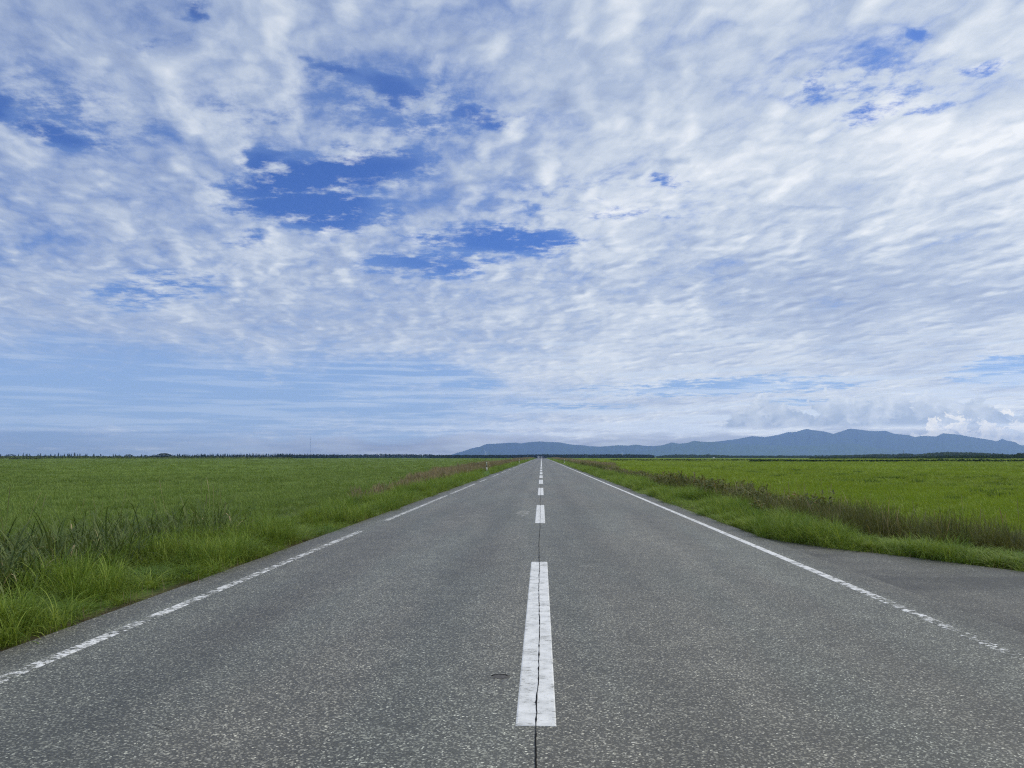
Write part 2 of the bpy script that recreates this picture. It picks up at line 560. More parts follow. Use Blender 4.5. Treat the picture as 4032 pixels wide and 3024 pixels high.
def road_z(y):
    return drop(0.0, np.asarray(y, float))


def bend(y):
    return -1.3 * sstep(np.asarray(y, float), 600, 950)


def strip(x0, x1, y0, y1, dz, step=None, name='strip'):
    n = max(1, int(abs(y1 - y0) / (step or max(1.0, min(20.0, y0 * 0.05 + 1.0)))))
    yy = np.linspace(y0, y1, n + 1)
    V = []
    for q in yy:
        b, z = float(bend(q)), float(road_z(q)) + dz
        V += [(x0 + b - 0.010, q, z - dz - 0.0006), (x0 + b, q, z), (x1 + b, q, z), (x1 + b + 0.010, q, z - dz - 0.0006)]
    Fc = [(4 * i + k, 4 * i + k + 1, 4 * i + k + 5, 4 * i + k + 4) for i in range(n) for k in range(3)]
    return mesh(name, V, Fc + [(0, 3, 2, 1), (4 * n, 4 * n + 1, 4 * n + 2, 4 * n + 3)])


yy = grid_axis((-14, 60, 20), (60, 480, 20), (480, 1100, 60))
V = []
for q in yy:
    b, z = float(bend(q)), float(road_z(q))
    V += [(-ROAD_W + b, q, z - 0.12), (-ROAD_W + b, q, z), (ROAD_W + b, q, z), (ROAD_W + b, q, z - 0.12)]
Fc = [(4 * i + k, 4 * i + k + 1, 4 * i + k + 5, 4 * i + k + 4) for i in range(len(yy) - 1) for k in range(3)]
road = tag(link('road', mesh('road', V, Fc), asphalt_material('asphalt')), kind='structure')

V = [(3.96, -14, -0.005)] + [(3.96, 15.0, -0.005)] + [(p[0], p[1], -0.005) for p in EDGE[1:]] + [(60, -14, -0.005)]
side_me = mesh('side_road', V, [tuple(range(len(V)))[::-1]])
tag(link('side_road', side_me, asphalt_material('asphalt_patched', 1.0)), kind='structure')

Y = lambda py: float(at(2131, py)[1])
dash_m = paint_material('white_dash_paint', 0.10, grain=46.0, slim=0.28)
left_m = paint_material('left_line_paint', 0.33, grain=31.0, gaps=[(6.80, 6.96), (15.0, 17.3), (28.6, 29.7), (40.8, 43.4), (49.3, 55.5), (63.2, 67.4), (75, 81), (88.0, 95.0), (112, 124), (140, 150)])
right_m = paint_material('right_line_paint', 0.16, True)
DASH = [(Y(a), Y(b)) for a, b in ((2860, 2213), (2060, 1989), (1950, 1921), (1905.5, 1889), (1882.4, 1871.8), (1867.5, 1859.6), (1856, 1850.7))]
k = DASH[-1][0]
DASH += [(k + 11.9 * i, k + 11.9 * i + 6.6) for i in (1, 2)]
for a, b in DASH: link('centre_dash', strip(-0.102, 0.102, a, b, 0.003, name='centre_dash'), dash_m, road)
link('centre_line', strip(-0.09, 0.09, DASH[-1][1] + 4.5, 1000, 0.006, name='centre_line'), dash_m, road)
link('edge_line', strip(-3.548, -3.446, -6, 1000, 0.0018, name='edge_line'), left_m, road)
link('edge_line', strip(3.446, 3.548, -6, 1000, 0.0018, name='edge_line'), right_m, road)


def crack(name, pts, w, seed, parent=road, dz=0.0045, step=0.05, wob=0.003):
    r = np.random.default_rng(seed)
    pts = np.array(pts, float)
    V, off = [], 0.0
    L = np.concatenate([[0], np.cumsum(np.linalg.norm(np.diff(pts, axis=0), axis=1))])
    ts = []
    t = 0.0
    while t < L[-1]:
        ts.append(t)
        t += step * (1 + t * 0.06)
    ts.append(L[-1])
    for t in ts:
        i = min(np.searchsorted(L, t, 'right') - 1, len(pts) - 2)
        u = (t - L[i]) / (L[i + 1] - L[i])
        p = pts[i] * (1 - u) + pts[i + 1] * u
        d = pts[i + 1] - pts[i]
        d = d / np.linalg.norm(d)
        nrm = np.array([d[1], -d[0]])
        off = off * 0.75 + r.normal(0, wob * 0.5)
        ww = w * (0.45 + 1.1 * r.random() ** 1.6)
        for sg in (-1, 1):
            q = p + nrm * (off + sg * ww / 2)
            V.append((q[0], q[1], dz))
    n = len(V) // 2
    return link(name, mesh(name, V, [(2 * i, 2 * i + 1, 2 * i + 3, 2 * i + 2) for i in range(n - 1)]), crack_m, parent)


crack_m = plain('crack_tar', (0.010, 0.010, 0.011), 0.9, 0.1)
crack('crack', [(0.005, 1.5), (0.0, 4.2), (0.012, 6.0), (0.004, 8.0), (0.0, 10.5), (-0.012, 13.0), (-0.004, 15.0), (0.0, 18.0), (-0.01, 24.0), (0.0, 40.0), (0.0, 60.0)], 0.008, 3)
for n, (p, q) in enumerate((((600, 2856), (668, 2875)), ((450, 2785), (480, 2780)), ((360, 2882), (372, 2880)))):
    crack('crack', [at(*p)[:2], at(*q)[:2]], 0.0045, 20 + n)
# shallow scar left of the first dash, and a pale scuff further on
c = at(1968, 2664)
r = np.random.default_rng(5)
ring = [(c[0] + 0.062 * math.cos(t) * (1 + 0.18 * r.normal()), c[1] + 0.055 * math.sin(t) * (1 + 0.15 * r.normal()), 0.0012) for t in np.linspace(0, 2 * math.pi, 26, endpoint=False)]
link('patch', mesh('patch', ring, [tuple(range(26))]), plain('patch_bitumen', (0.090, 0.088, 0.086), 0.8, 0.3, var=0.5, scale=60.0), road)
ring2 = [(c[0] + (0.060 - 0.012 * k) * math.cos(t) * (1 + 0.12 * r.normal()), c[1] + (0.052 - 0.016 * k) * math.sin(t) + 0.006 * k, 0.0025) for k in (0, 1) for t in np.linspace(0.1, math.pi - 0.1, 16)]
link('crack', mesh('crack', ring2, [(i, i + 1, 17 + i, 16 + i) for i in range(15)]), crack_m, road)
c = at(2063, 2020)
sm, g, out = material('pale_scuff')
x, y, z = g.xyz(g.geo())
acol, h = asphalt_color(g, x, y)
principled(g, out, g.mix(g.smooth(g.noise(g.comb(x, y, 0.0), 5.0, 4.0, 0.6), 0.42, 0.62) * 0.5, acol, (0.5, 0.5, 0.5)), 0.7, 0.3)
ring = [(c[0] + 0.17 * math.cos(t) * (1 + 0.2 * r.normal()), c[1] + 0.9 * math.sin(t) * (1 + 0.2 * r.normal()), 0.0012) for t in np.linspace(0, 2 * math.pi, 22, endpoint=False)]
link('scuff', mesh('scuff', ring, [tuple(range(22))]), sm, road)


# ------------------------------------------------------------------ grass and weeds (stuff: nobody could count the blades)
def leaf_material(name, ca, cb, dry=(0.30, 0.22, 0.11), dry_share=0.06, patch=0.35, patch_col=None, trans=0.30, patch_scale=0.35):
    m, g, out = material(name)
    a = g.node('ShaderNodeAttribute', attribute_name='tone')
    r, t, _ = g.xyz(S(g, a.outputs['Vector']))
    oi = S(g, g.node('ShaderNodeObjectInfo').outputs['Random'])
    P = g.geo()
    x, y, z = g.xyz(P)
    flat = g.comb(x, y, 0.0)
    n = g.noise(flat, patch_scale, 4.0, 0.62)
    n2 = g.noise(flat, 0.035, 3.0, 0.5)
    col = g.mix(r, ca, cb)
    if patch_col is not None:
        col = g.mix(g.smooth(n + (oi - 0.5) * 0.25, 0.48, 0.72) * patch, col, patch_col)
    col = g.mix(g.smooth(r * 0.7 + oi * 0.3, 1.0 - dry_share * 1.1 - 0.02, 1.0 - dry_share * 1.1 + 0.03), col, dry)
    k = g.lin(oi, 0.0, 1.0, 0.78, 1.22) * g.lin(n2, 0.3, 0.7, 0.86, 1.14)
    col = g.vec('SCALE', col, scale=k)
    b = principled(g, None, col, 0.55, 0.18)
    tr = g.node('ShaderNodeBsdfTranslucent')
    g.put(tr.inputs[0], g.vec('MULTIPLY', col, (1.1, 1.05, 0.6)))
    mx = g.node('ShaderNodeMixShader')
    mx.inputs[0].default_value = trans
    g.t.links.new(b.outputs[0], mx.inputs[1])
    g.t.links.new(tr.outputs[0], mx.inputs[2])
    g.t.links.new(mx.outputs[0], out.inputs[0])
    return m


def ribbon(V, Fc, T, base, az, length, width, lean, droop, seg, tone, prof=None, twist=0.0):
    """one arching blade: leans over towards az, bends more along its length"""
    d = np.array([math.cos(az), math.sin(az)])
    nrm = np.array([-d[1], d[0]])
    n0 = len(V)
    p = np.array(base, float)
    ang = lean
    for i in range(seg + 1):
        t = i / seg
        w = width * (prof(t) if prof else (1 - t ** 2.2) * 0.9 + 0.1)
        tw = twist * t
        s = nrm * math.cos(tw)
        for sg in (-1, 1):
            V.append((p[0] + sg * s[0] * w / 2, p[1] + sg * s[1] * w / 2, p[2] + sg * math.sin(tw) * w / 2))
            T.append((tone, t, 0.0))
        st = length / seg
        p = p + np.array([d[0] * math.sin(ang), d[1] * math.sin(ang), math.cos(ang)]) * st
        ang += droop / seg * (0.5 + t)
    for i in range(seg):
        Fc.append((n0 + 2 * i, n0 + 2 * i + 1, n0 + 2 * i + 3, n0 + 2 * i + 2))


def tuft_object(name, mat, V, Fc, T):
    me = mesh(name, V, Fc)
    a = me.attributes.new('tone', 'FLOAT_VECTOR', 'POINT')
    a.data.foreach_set('vector', np.array(T, np.float32).ravel())
    me.materials.append(mat)
    return bpy.data.objects.new(name, me)


def tuft(name, mat, seed, n, length, width, radius, lean, droop, seg=4, wind=(0.0, 0.0)):
    r = np.random.default_rng(seed)
    V, Fc, T = [], [], []
    for _ in range(n):
        a = r.random() * 6.283
        q = radius * math.sqrt(r.random())
        az = a + r.normal(0, 0.7)
        if wind[1]: az = az + wind[1] * math.sin(wind[0] - az)
        tone = r.random()
        dead = 0.60 if tone > 0.80 else 1.0               # withered blades are shorter and fold over
        ribbon(V, Fc, T, (q * math.cos(a), q * math.sin(a), -0.02), az, r.uniform(*length) * dead, r.uniform(*width),
               abs(r.normal(0, lean)), r.uniform(*droop) / dead, seg, tone)
    return tuft_object(name, mat, V, Fc, T)


def stalk_tuft(name, mat, seed, n, length, width, radius, head):
    r = np.random.default_rng(seed)
    V, Fc, T = [], [], []
    for _ in range(n):
        a, q = r.random() * 6.283, radius * math.sqrt(r.random())
        h = r.uniform(*head)
        prof = lambda t: 1.0 if t < 0.68 else (h if t < 0.97 else 0.4)
        ribbon(V, Fc, T, (q * math.cos(a), q * math.sin(a), -0.02), r.random() * 6.283, r.uniform(*length), r.uniform(*width), abs(r.normal(0, 0.14)), r.uniform(0.0, 0.5), 7, r.random(), prof)
    return tuft_object(name, mat, V, Fc, T)


def leafy(name, mat, seed, stems, height, leaf, per=11):
    r = np.random.default_rng(seed)
    V, Fc, T = [], [], []
    for _ in range(stems):
        a, q = r.random() * 6.283, 0.22 * math.sqrt(r.random())
        b = np.array([q * math.cos(a), q * math.sin(a), -0.02])
        H, az, ln = r.uniform(*height), r.random() * 6.283, abs(r.normal(0, 0.2))
        ribbon(V, Fc, T, b, az, H, 0.012, ln, 0.2, 5, 0.55 + 0.45 * r.random(), lambda t: 1.0)
        tone0 = r.random()
        for k in range(per):
            t = r.uniform(0.2, 1.0)
            p = b + np.array([math.cos(az) * math.sin(ln), math.sin(az) * math.sin(ln), math.cos(ln)]) * H * t
            L = r.uniform(*leaf)
            ribbon(V, Fc, T, p, r.random() * 6.283, L, L * r.uniform(0.35, 0.55), r.uniform(0.5, 1.3), r.uniform(0.4, 1.2), 4,
                   min(0.999, 0.6 * tone0 + 0.4 * r.random()), lambda t: 0.12 + math.sin(math.pi * min(1, t * 0.93 + 0.05)) * 0.9, r.normal(0, 0.5))
    return tuft_object(name, mat, V, Fc, T)


def scatter(name, protos, xyz, scale, rot, label):
    """one stuff object: a point mesh whose points carry copies of the tufts"""
    col = bpy.data.collections.new(name + '_kinds')
    for p in protos: col.objects.link(p)
    n = len(xyz)
    me = bpy.data.meshes.new(name)
    me.vertices.add(n)
    me.vertices.foreach_set('co', np.asarray(xyz, np.float32).ravel())
    for an, ty, key, val in (('size', 'FLOAT_VECTOR', 'vector', scale), ('turn', 'FLOAT_VECTOR', 'vector', rot)):
        a = me.attributes.new(an, ty, 'POINT')
        a.data.foreach_set(key, np.asarray(val, np.float32).ravel())
    a = me.attributes.new('pick', 'INT', 'POINT')
    a.data.foreach_set('value', rng.integers(0, len(protos), n).astype(np.int32))
    o = bpy.data.objects.new(name, me)
    C.objects.link(o)
    t = bpy.data.node_groups.new(name, 'GeometryNodeTree')
    t.interface.new_socket('Geometry', in_out='INPUT', socket_type='NodeSocketGeometry')
    t.interface.new_socket('Geometry', in_out='OUTPUT', socket_type='NodeSocketGeometry')
    gi, go = t.nodes.new('NodeGroupInput'), t.nodes.new('NodeGroupOutput')
    ip = t.nodes.new('GeometryNodeInstanceOnPoints')
    ci = t.nodes.new('GeometryNodeCollectionInfo')
    ci.inputs['Collection'].default_value = col
    ci.inputs['Separate Children'].default_value = True
    ci.inputs['Reset Children'].default_value = True
    ip.inputs['Pick Instance'].default_value = True
    L = t.links.new
    L(gi.outputs[0], ip.inputs['Points'])
    L(ci.outputs[0], ip.inputs['Instance'])
    for an, ty, sock in (('size', 'FLOAT_VECTOR', 'Scale'), ('turn', 'FLOAT_VECTOR', 'Rotation'), ('pick', 'INT', 'Instance Index')):
        na = t.nodes.new('GeometryNodeInputNamedAttribute')
        na.data_type = ty
        na.inputs['Name'].default_value = an
        L(next(s for s in na.outputs if s.enabled and s.name == 'Attribute'), ip.inputs[sock])
    L(ip.outputs[0], go.inputs[0])
    md = o.modifiers.new('scatter', 'NODES')
    md.node_group = t
    return tag(o, label, None, None, 'stuff')


def vnoise(x, y, sc, seed):
    """smooth value noise in numpy, 0..1"""
    r = np.random.default_rng(seed)
    tab = r.random((256, 256))
    u, v = x / sc, y / sc
    i, j = np.floor(u).astype(int), np.floor(v).astype(int)
    f, h = u - i, v - j
    f, h = f * f * (3 - 2 * f), h * h * (3 - 2 * h)
    a = lambda p, q: tab[p % 256, q % 256]
    return (a(i, j) * (1 - f) + a(i + 1, j) * f) * (1 - h) + (a(i, j + 1) * (1 - f) + a(i + 1, j + 1) * f) * h


def visible(x, y, mg=1.5):
    return (x > -0.80 * y - mg) & (x < 0.70 * y + mg) & (y > 0.5)


def sample(x0, x1, y0, y1, dens, cond=None):
    n = rng.poisson(dens * (x1 - x0) * (y1 - y0))
    x, y = rng.uniform(x0, x1, n), rng.uniform(y0, y1, n)
    m = visible(x, y)
    x, y = x[m], y[m]
    s = edge_dist(x, y)
    if cond is not None:
        m = cond(x, y, s)
        x, y, s = x[m], y[m], s[m]
    return x, y, s


POSTS = [at(px, py)[:2] for px, py in ((1917, 1852), (2044.5, 1822.5), (2081, 1809.5), (2221.5, 1824.5))]


def place(parts):
    """[(x, y, size_xy, size_z, tilt)] -> arrays for scatter"""
    x = np.concatenate([p[0] for p in parts]); y = np.concatenate([p[1] for p in parts])
    a = np.concatenate([np.broadcast_to(p[2], p[0].shape) for p in parts])
    h = np.concatenate([np.broadcast_to(p[3], p[0].shape) for p in parts])
    clear = np.ones(x.shape, bool)                          # the verge is trodden down in front of the marker posts
    for q in POSTS:
        t = np.clip((x * q[0] + y * q[1]) / (q @ q), 0.72, 1.0)
        clear &= np.hypot(x - q[0] * t, y - q[1] * t) > 0.42
    x, y, a, h = x[clear], y[clear], a[clear], h[clear]
    n = len(x)
    j = rng.uniform(0.75, 1.3, n)
    z = ground_z(x, y)
    rot = np.stack([rng.normal(0, 0.10, n), rng.normal(0, 0.10, n), rng.uniform(0, 6.283, n)], 1)
    return np.stack([x, y, z], 1), np.stack([a * j, a * j, h * j], 1), rot


def keep_by(p):
    return rng.random(p.shape) < p


LUSH = leaf_material('verge_grass', (0.105, 0.195, 0.022), (0.350, 0.440, 0.078), dry_share=0.04, patch=0.6, patch_col=(0.055, 0.135, 0.020), patch_scale=0.9)
FIELD_L = leaf_material('meadow_grass_left', (0.155, 0.242, 0.052), (0.255, 0.335, 0.090), dry_share=0.02, patch=0.5, patch_col=(0.120, 0.185, 0.026), patch_scale=0.15)
FIELD_R = leaf_material('meadow_grass_right', (0.190, 0.280, 0.018), (0.300, 0.380, 0.045), dry_share=0.03, patch=0.4, patch_col=(0.130, 0.215, 0.018), patch_scale=0.12)
DRY = leaf_material('dry_grass', (0.235, 0.190, 0.112), (0.360, 0.295, 0.185), dry=(0.42, 0.34, 0.22), dry_share=0.15, patch=0.45, patch_col=(0.12, 0.15, 0.05))
DARKDRY = leaf_material('ditch_grass', (0.066, 0.082, 0.020), (0.245, 0.235, 0.085), dry=(0.36, 0.30, 0.19), dry_share=0.12, patch=0.5, patch_col=(0.055, 0.090, 0.025))
REED = leaf_material('broad_blades', (0.060, 0.105, 0.024), (0.190, 0.240, 0.080), dry=(0.46, 0.36, 0.22), dry_share=0.20, patch=0.3, patch_col=(0.10, 0.12, 0.04))
WEED = leaf_material('leafy_weeds', (0.068, 0.105, 0.026), (0.205, 0.205, 0.072), dry=(0.30, 0.20, 0.10), dry_share=0.14, patch=0.4, patch_col=(0.15, 0.13, 0.07))

lush = [tuft('lush_tuft', LUSH, 100 + i, 36, (0.20, 0.48), (0.0045, 0.0085), 0.10, 0.45, (0.8, 2.5), 6, (-0.4, 0.25)) for i in range(5)]
short_l = [tuft('meadow_tuft', FIELD_L, 200 + i, 30, (0.09, 0.19), (0.006, 0.011), 0.14, 0.45, (0.2, 1.0), 3) for i in range(4)]
short_r = [tuft('pasture_tuft', FIELD_R, 300 + i, 26, (0.10, 0.22), (0.006, 0.011), 0.13, 0.38, (0.2, 1.0), 3) for i in range(4)]
dry = [stalk_tuft('dry_tuft', DRY, 400 + i, 26, (0.42, 0.85), (0.004, 0.006), 0.16, (2.0, 4.0)) for i in range(4)]
ddry = [tuft('ditch_tuft', DARKDRY, 450 + i, 40, (0.28, 0.66), (0.005, 0.010), 0.17, 0.45, (0.6, 2.3), 6) for i in range(4)]
reed = [tuft('broad_tuft', REED, 500 + i, 30, (0.30, 0.78), (0.011, 0.026), 0.20, 0.85, (1.2, 3.4), 7) for i in range(5)]
weed = [leafy('weed', WEED, 600 + i, 7, (0.35, 0.74), (0.07, 0.14)) for i in range(5)]

# verge: long bright grass hanging over the edge of the tarmac
band = lambda lo, hi: (lambda x, y, s: (s > lo + 0.10 * (vnoise(x, y, 0.7, 4) - 0.5) * 2) & (s < hi))
P = []
wl = lambda x, y: np.where(x < 0, 1.75, 1.55)
cut = lambda x, y, s: (s > -0.02 + 0.26 * vnoise(x, y, 0.55, 4) ** 2 + 0.22 * vnoise(x, y, 1.9, 5) ** 2 - 0.05) & (s < wl(x, y) + 0.35 * (vnoise(x, y, 1.6, 8) - 0.3))
for y0, y1, d, sc in ((2, 16, 105, 0.92), (16, 35, 62, 1.05), (35, 80, 34, 1.25), (80, 200, 11, 1.7), (200, 560, 2.6, 2.6)):
    for x0, x1 in ((-6.6, -3.9), (3.9, 16.0 if y0 < 16 else 6.6)):
        x, y, s = sample(x0, x1, y0, y1, d, cut)
        hh = sc ** 0.35 * (0.30 + 0.95 * sstep(vnoise(x, y, 0.80, 12) + 0.35 * (vnoise(x, y, 3.0, 15) - 0.5), 0.28, 0.78)) * (0.82 + 0.18 * sstep(s, 0.0, 0.40))
        P.append((x, y, sc * (0.8 + 0.4 * vnoise(x, y, 0.9, 13)), hh))
for y0, y1, d, sc in ((6, 20, 22, 1.1), (20, 45, 10, 1.3), (45, 110, 3, 1.6)):      # green clumps breaking up the withered ditch bank
    x, y, s = sample(4.8, 22.0 if y0 < 20 else 9, y0, y1, d, lambda x, y, s: (s > 1.3) & (s < 3.6) & keep_by(sstep(vnoise(x, y, 1.5, 81), 0.42, 0.62)))
    P.append((x, y, sc, 1.05))
scatter('verge_grass', lush, *place(P), 'bright green long grass hanging over the road edges')

# left field: dense even meadow
P = []
fl = lambda x, y, s: s > 2.9 + 0.5 * vnoise(x, y, 3.0, 21)
for r0, r1, d, sc, hz in ((2, 18, 75, 1.0, 1.0), (18, 38, 30, 1.4, 1.05), (38, 80, 9.5, 2.3, 1.15), (80, 180, 1.9, 4.4, 1.2), (180, 480, 0.34, 9.0, 1.1)):
    x, y, s = sample(-0.80 * r1 - 1, -6.0, max(2, r0 * 0.78), r1, d, lambda x, y, s: fl(x, y, s) & (np.hypot(x, y) > r0) & (np.hypot(x, y) <= r1 * 1.25) & ((y <= r1)))
    P.append((x, y, sc, hz * (0.62 + 0.6 * vnoise(x, y, 0.7 * sc, 22) * (0.6 + 0.8 * vnoise(x, y, 6.0, 23)))))
scatter('meadow_grass', short_l, *place(P), 'even blue-green meadow grass covering the left field')

# right field: brighter pasture
P = []
fr = lambda x, y, s: s > 3.0 + 0.6 * vnoise(x, y, 3.0, 31)
for r0, r1, d, sc, hz in ((2, 18, 55, 1.0, 0.8), (18, 38, 24, 1.4, 0.85), (38, 80, 8.0, 2.3, 0.9), (80, 180, 1.8, 4.4, 1.2), (180, 420, 0.34, 9.0, 1.1)):
    x, y, s = sample(6.0, 0.70 * r1 + 1, max(2, r0 * 0.82), r1, d, lambda x, y, s: fr(x, y, s) & (np.hypot(x, y) > r0) & (y <= r1))
    P.append((x, y, sc, hz * (0.55 + 0.7 * vnoise(x, y, 0.9 * sc, 32) * (0.5 + 0.9 * vnoise(x, y, 5.0, 33)))))
scatter('pasture_grass', short_r, *place(P), 'bright yellow-green pasture grass covering the right field')

# left strip behind the verge: broad reed-like blades close by, then pinkish dry grass
P = []
x, y, s = sample(-9.5, -5.2, 4.5, 14.5, 34, lambda x, y, s: (s > 1.35) & (s < 3.9) & keep_by(0.35 + 0.65 * vnoise(x, y, 1.3, 41)) & keep_by(sstep(y, 15.0, 12.0)))
P.append((x, y, 0.95, 0.90 + 0.70 * vnoise(x, y, 1.0, 42)))
x, y, s = sample(-7.5, -5.2, 14, 70, 0.9, lambda x, y, s: (s > 1.4) & (s < 2.6) & (vnoise(x, y, 3.0, 43) > 0.62))
P.append((x, y, 0.9, 0.6))
scatter('broad_bladed_grass', reed, *place(P), 'dark broad-bladed grass with withered leaves left of the verge')

P = []
for y0, y1, d, sc in ((15, 24, 3, 0.7), (24, 70, 15, 1.0), (70, 180, 5.5, 1.5), (180, 560, 1.3, 2.6)):
    x, y, s = sample(-8.6, -5.3, y0, y1, d, lambda x, y, s: (s > 1.45 + 0.3 * vnoise(x, y, 2, 50)) & (s < 2.4 + 1.6 * sstep(y, 20, 60)) & keep_by(0.15 + 1.2 * sstep(vnoise(x, y, 5.0, 51) + 0.3 * sstep(y, 20, 50), 0.35, 0.8)) & keep_by(0.30 + 0.70 * sstep(y, 25, 65)))
    P.append((x, y, sc, sc ** 0.3 * (0.50 + 0.12 * sstep(y, 30, 70) + 0.4 * vnoise(x, y, 3.0, 52))))
x, y, s = sample(-14, -6.4, 6, 22, 0.45, lambda x, y, s: (s > 2.6) & keep_by(sstep(s, 9, 3)))
W = [(x, y, 1.0, 0.95)]
for y0, y1, d, sc in ((40, 90, 2.0, 1.2), (90, 200, 3.0, 1.5), (200, 560, 1.1, 2.6)):
    x, y, s = sample(5.2, 11.5, y0, y1, d, lambda x, y, s: (s > 1.9) & (s < 3.2 + 3.6 * sstep(y, 60, 120)) & keep_by(sstep(vnoise(x, y, 9.0, 55), 0.25, 0.6)))
    P.append((x, y, sc, sc ** 0.3 * 0.62))
x, y, s = sample(4.8, 14, 7, 30, 2.2, lambda x, y, s: (s > 1.6) & (s < 4.0))
W.append((x, y, 1.0, 0.8))
wisps = [stalk_tuft('wisp', DRY, 480 + i, 3, (0.5, 1.0), (0.003, 0.0045), 0.2, (1.5, 3.0)) for i in range(4)]
scatter('grass_stalks', wisps, *place(W), 'thin pale seed stalks standing above the weeds')
litter = [tuft('litter', DRY, 490 + i, 12, (0.05, 0.16), (0.003, 0.006), 0.09, 1.45, (0.0, 0.3), 2) for i in range(3)]
x, y, s = sample(-4.35, -3.85, 3, 40, 26, lambda x, y, s: (s > -0.10) & (s < 0.25))
L2 = [(x, y, 1.0, 1.0)]
x, y, s = sample(3.9, 14.0, 4, 40, 26, lambda x, y, s: (s > -0.10) & (s < 0.28))
L2.append((x, y, 1.0, 1.0))
scatter('dead_grass_litter', litter, *place(L2), 'dead grass litter along the pavement edges')
scatter('dry_grass', dry, *place(P), 'pinkish brown dry grass between the verges and the fields')

# right: dark withered growth on the ditch bank, leafy weeds further on
P = []
for y0, y1, d, sc in ((7, 22, 48, 0.85), (22, 45, 22, 1.0), (45, 110, 4, 1.3)):
    x, y, s = sample(4.8, 30.0 if y0 < 22 else 9, y0, y1, d, lambda x, y, s: (s > 1.45 + 0.35 * vnoise(x, y, 1.5, 60)) & (s < 3.2 + 0.5 * vnoise(x, y, 2.5, 61)) & keep_by(1.0 - 0.75 * sstep(x, 6.6, 10)) & keep_by(0.15 + sstep(vnoise(x, y, 0.9, 67), 0.3, 0.6)))
    P.append((x, y, sc, 0.70 + 0.85 * vnoise(x, y, 1.1, 62)))
x, y, s = sample(5.0, 24, 6, 14, 14, lambda x, y, s: (s > 0.35) & (s < 1.7) & keep_by(sstep(x, 6.2, 8.2) * sstep(vnoise(x, y, 1.0, 64), 0.3, 0.7)))
P.append((x, y, 0.75, 0.60))
x, y, s = sample(-6.4, -4.7, 9.5, 26, 8, lambda x, y, s: (s > 0.8) & (s < 2.2) & keep_by(sstep(vnoise(x, y, 1.7, 66), 0.5, 0.75)))
P.append((x, y, 0.8, 0.55))
scatter('ditch_grass', ddry, *place(P), 'dark withered grass along the ditch bank right of the verge')

P = []
for y0, y1, d, sc in ((19, 45, 4.2, 0.95), (45, 110, 1.8, 1.1), (110, 260, 0.5, 1.4)):
    x, y, s = sample(5.2, 8.4, y0, y1, d, lambda x, y, s: (s > 1.55) & (s < 3.3) & keep_by(sstep(vnoise(x, y, 6.0, 71), 0.25, 0.6)))
    P.append((x, y, sc, 0.70 + 0.45 * vnoise(x, y, 2.0, 72)))
x, y, s = sample(-7.2, -5.4, 26, 240, 0.08, lambda x, y, s: (s > 1.5))
P.append((x, y, 0.9, 0.75))
scatter('leafy_weeds', weed, *place(P), 'olive and brown leafy weeds beside the right verge')


# ------------------------------------------------------------------ mountains
def ridge(name, prof, dist, depth, seed, mat, rough=0.10):
    """range whose skyline follows (pixel x, pixel y) points at the given distance; slopes run down towards us and away"""
    r = np.random.default_rng(seed)
    prof = np.array(prof, float)
    px = np.arange(prof[0, 0], prof[-1, 0] + 1, 5.0)
    py = np.interp(px, prof[:, 0], prof[:, 1])
    d = np.array([px_dir(a, b) for a, b in zip(px, py)])
    h = np.hypot(d[:, 0], d[:, 1])
    ux, uy, top = d[:, 0] / h, d[:, 1] / h, CAM_Z + dist * d[:, 2] / h
    k = np.arange(len(px), dtype=float)
    V, rows = [], 15
    for j in range(rows):
        t = j / (rows - 1) * 2 - 1                          # -1 foot in front, 0 crest, 1 foot behind
        fall = 1 - abs(t) ** 0.8
        gully = (vnoise(k + 31 * seed, np.full_like(k, j * 0.35), 6.0, seed) - 0.5) * 1.1 + (vnoise(k, np.full_like(k, j * 0.6), 2.2, seed + 1) - 0.5) * 0.6
        z = -14 + (top + 14) * fall * (1 + rough * 3.0 * gully * min(1.0, abs(t) * 4) * (1 - abs(t)) * 2)
        rad = dist + depth * t
        V += list(np.stack([CAM_X + ux * rad, uy * rad, z], 1))
    n = len(px)
    Fc = [(j * n + i, j * n + i + 1, (j + 1) * n + i + 1, (j + 1) * n + i) for j in range(rows - 1) for i in range(n - 1)]
    return tag(link(name, mesh(name, V, Fc, True), mat), kind='structure')


m, g, out = material('mountain_forest')
n = g.noise(g.geo(), 0.004, 5.0, 0.6)
principled(g, out, g.mix(n, (0.030, 0.050, 0.030), (0.060, 0.085, 0.045)), 0.95, 0.0)
mountain_m = m
m, g, out = material('foothill_forest')
n = g.noise(g.geo(), 0.004, 5.0, 0.6)
principled(g, out, g.mix(n, (0.045, 0.080, 0.040), (0.095, 0.135, 0.065)), 0.95, 0.0)
foothill_m = m
ridge('mountains', [(2300, 1775), (2500, 1762), (2700, 1746), (2829, 1738), (2902, 1729), (2961, 1717), (3012, 1721), (3065, 1712), (3098, 1702), (3134, 1700.5), (3176, 1688.5), (3201, 1693.5), (3226, 1696), (3252, 1700), (3281, 1708), (3311, 1699), (3346, 1687.6), (3391, 1692), (3420, 1696.5), (3454, 1698), (3488, 1696), (3521, 1708), (3576, 1713), (3603, 1721), (3622, 1716.7), (3656, 1716.7), (3686, 1719), (3711, 1706.6), (3745, 1708), (3778, 1711.6), (3825, 1721), (3888, 1730), (3924, 1738), (3947, 1727.7), (3964, 1735), (3997, 1740), (4014, 1751.7), (4060, 1758), (4150, 1775), (4320, 1797)], 12300, 1500, 11, mountain_m)
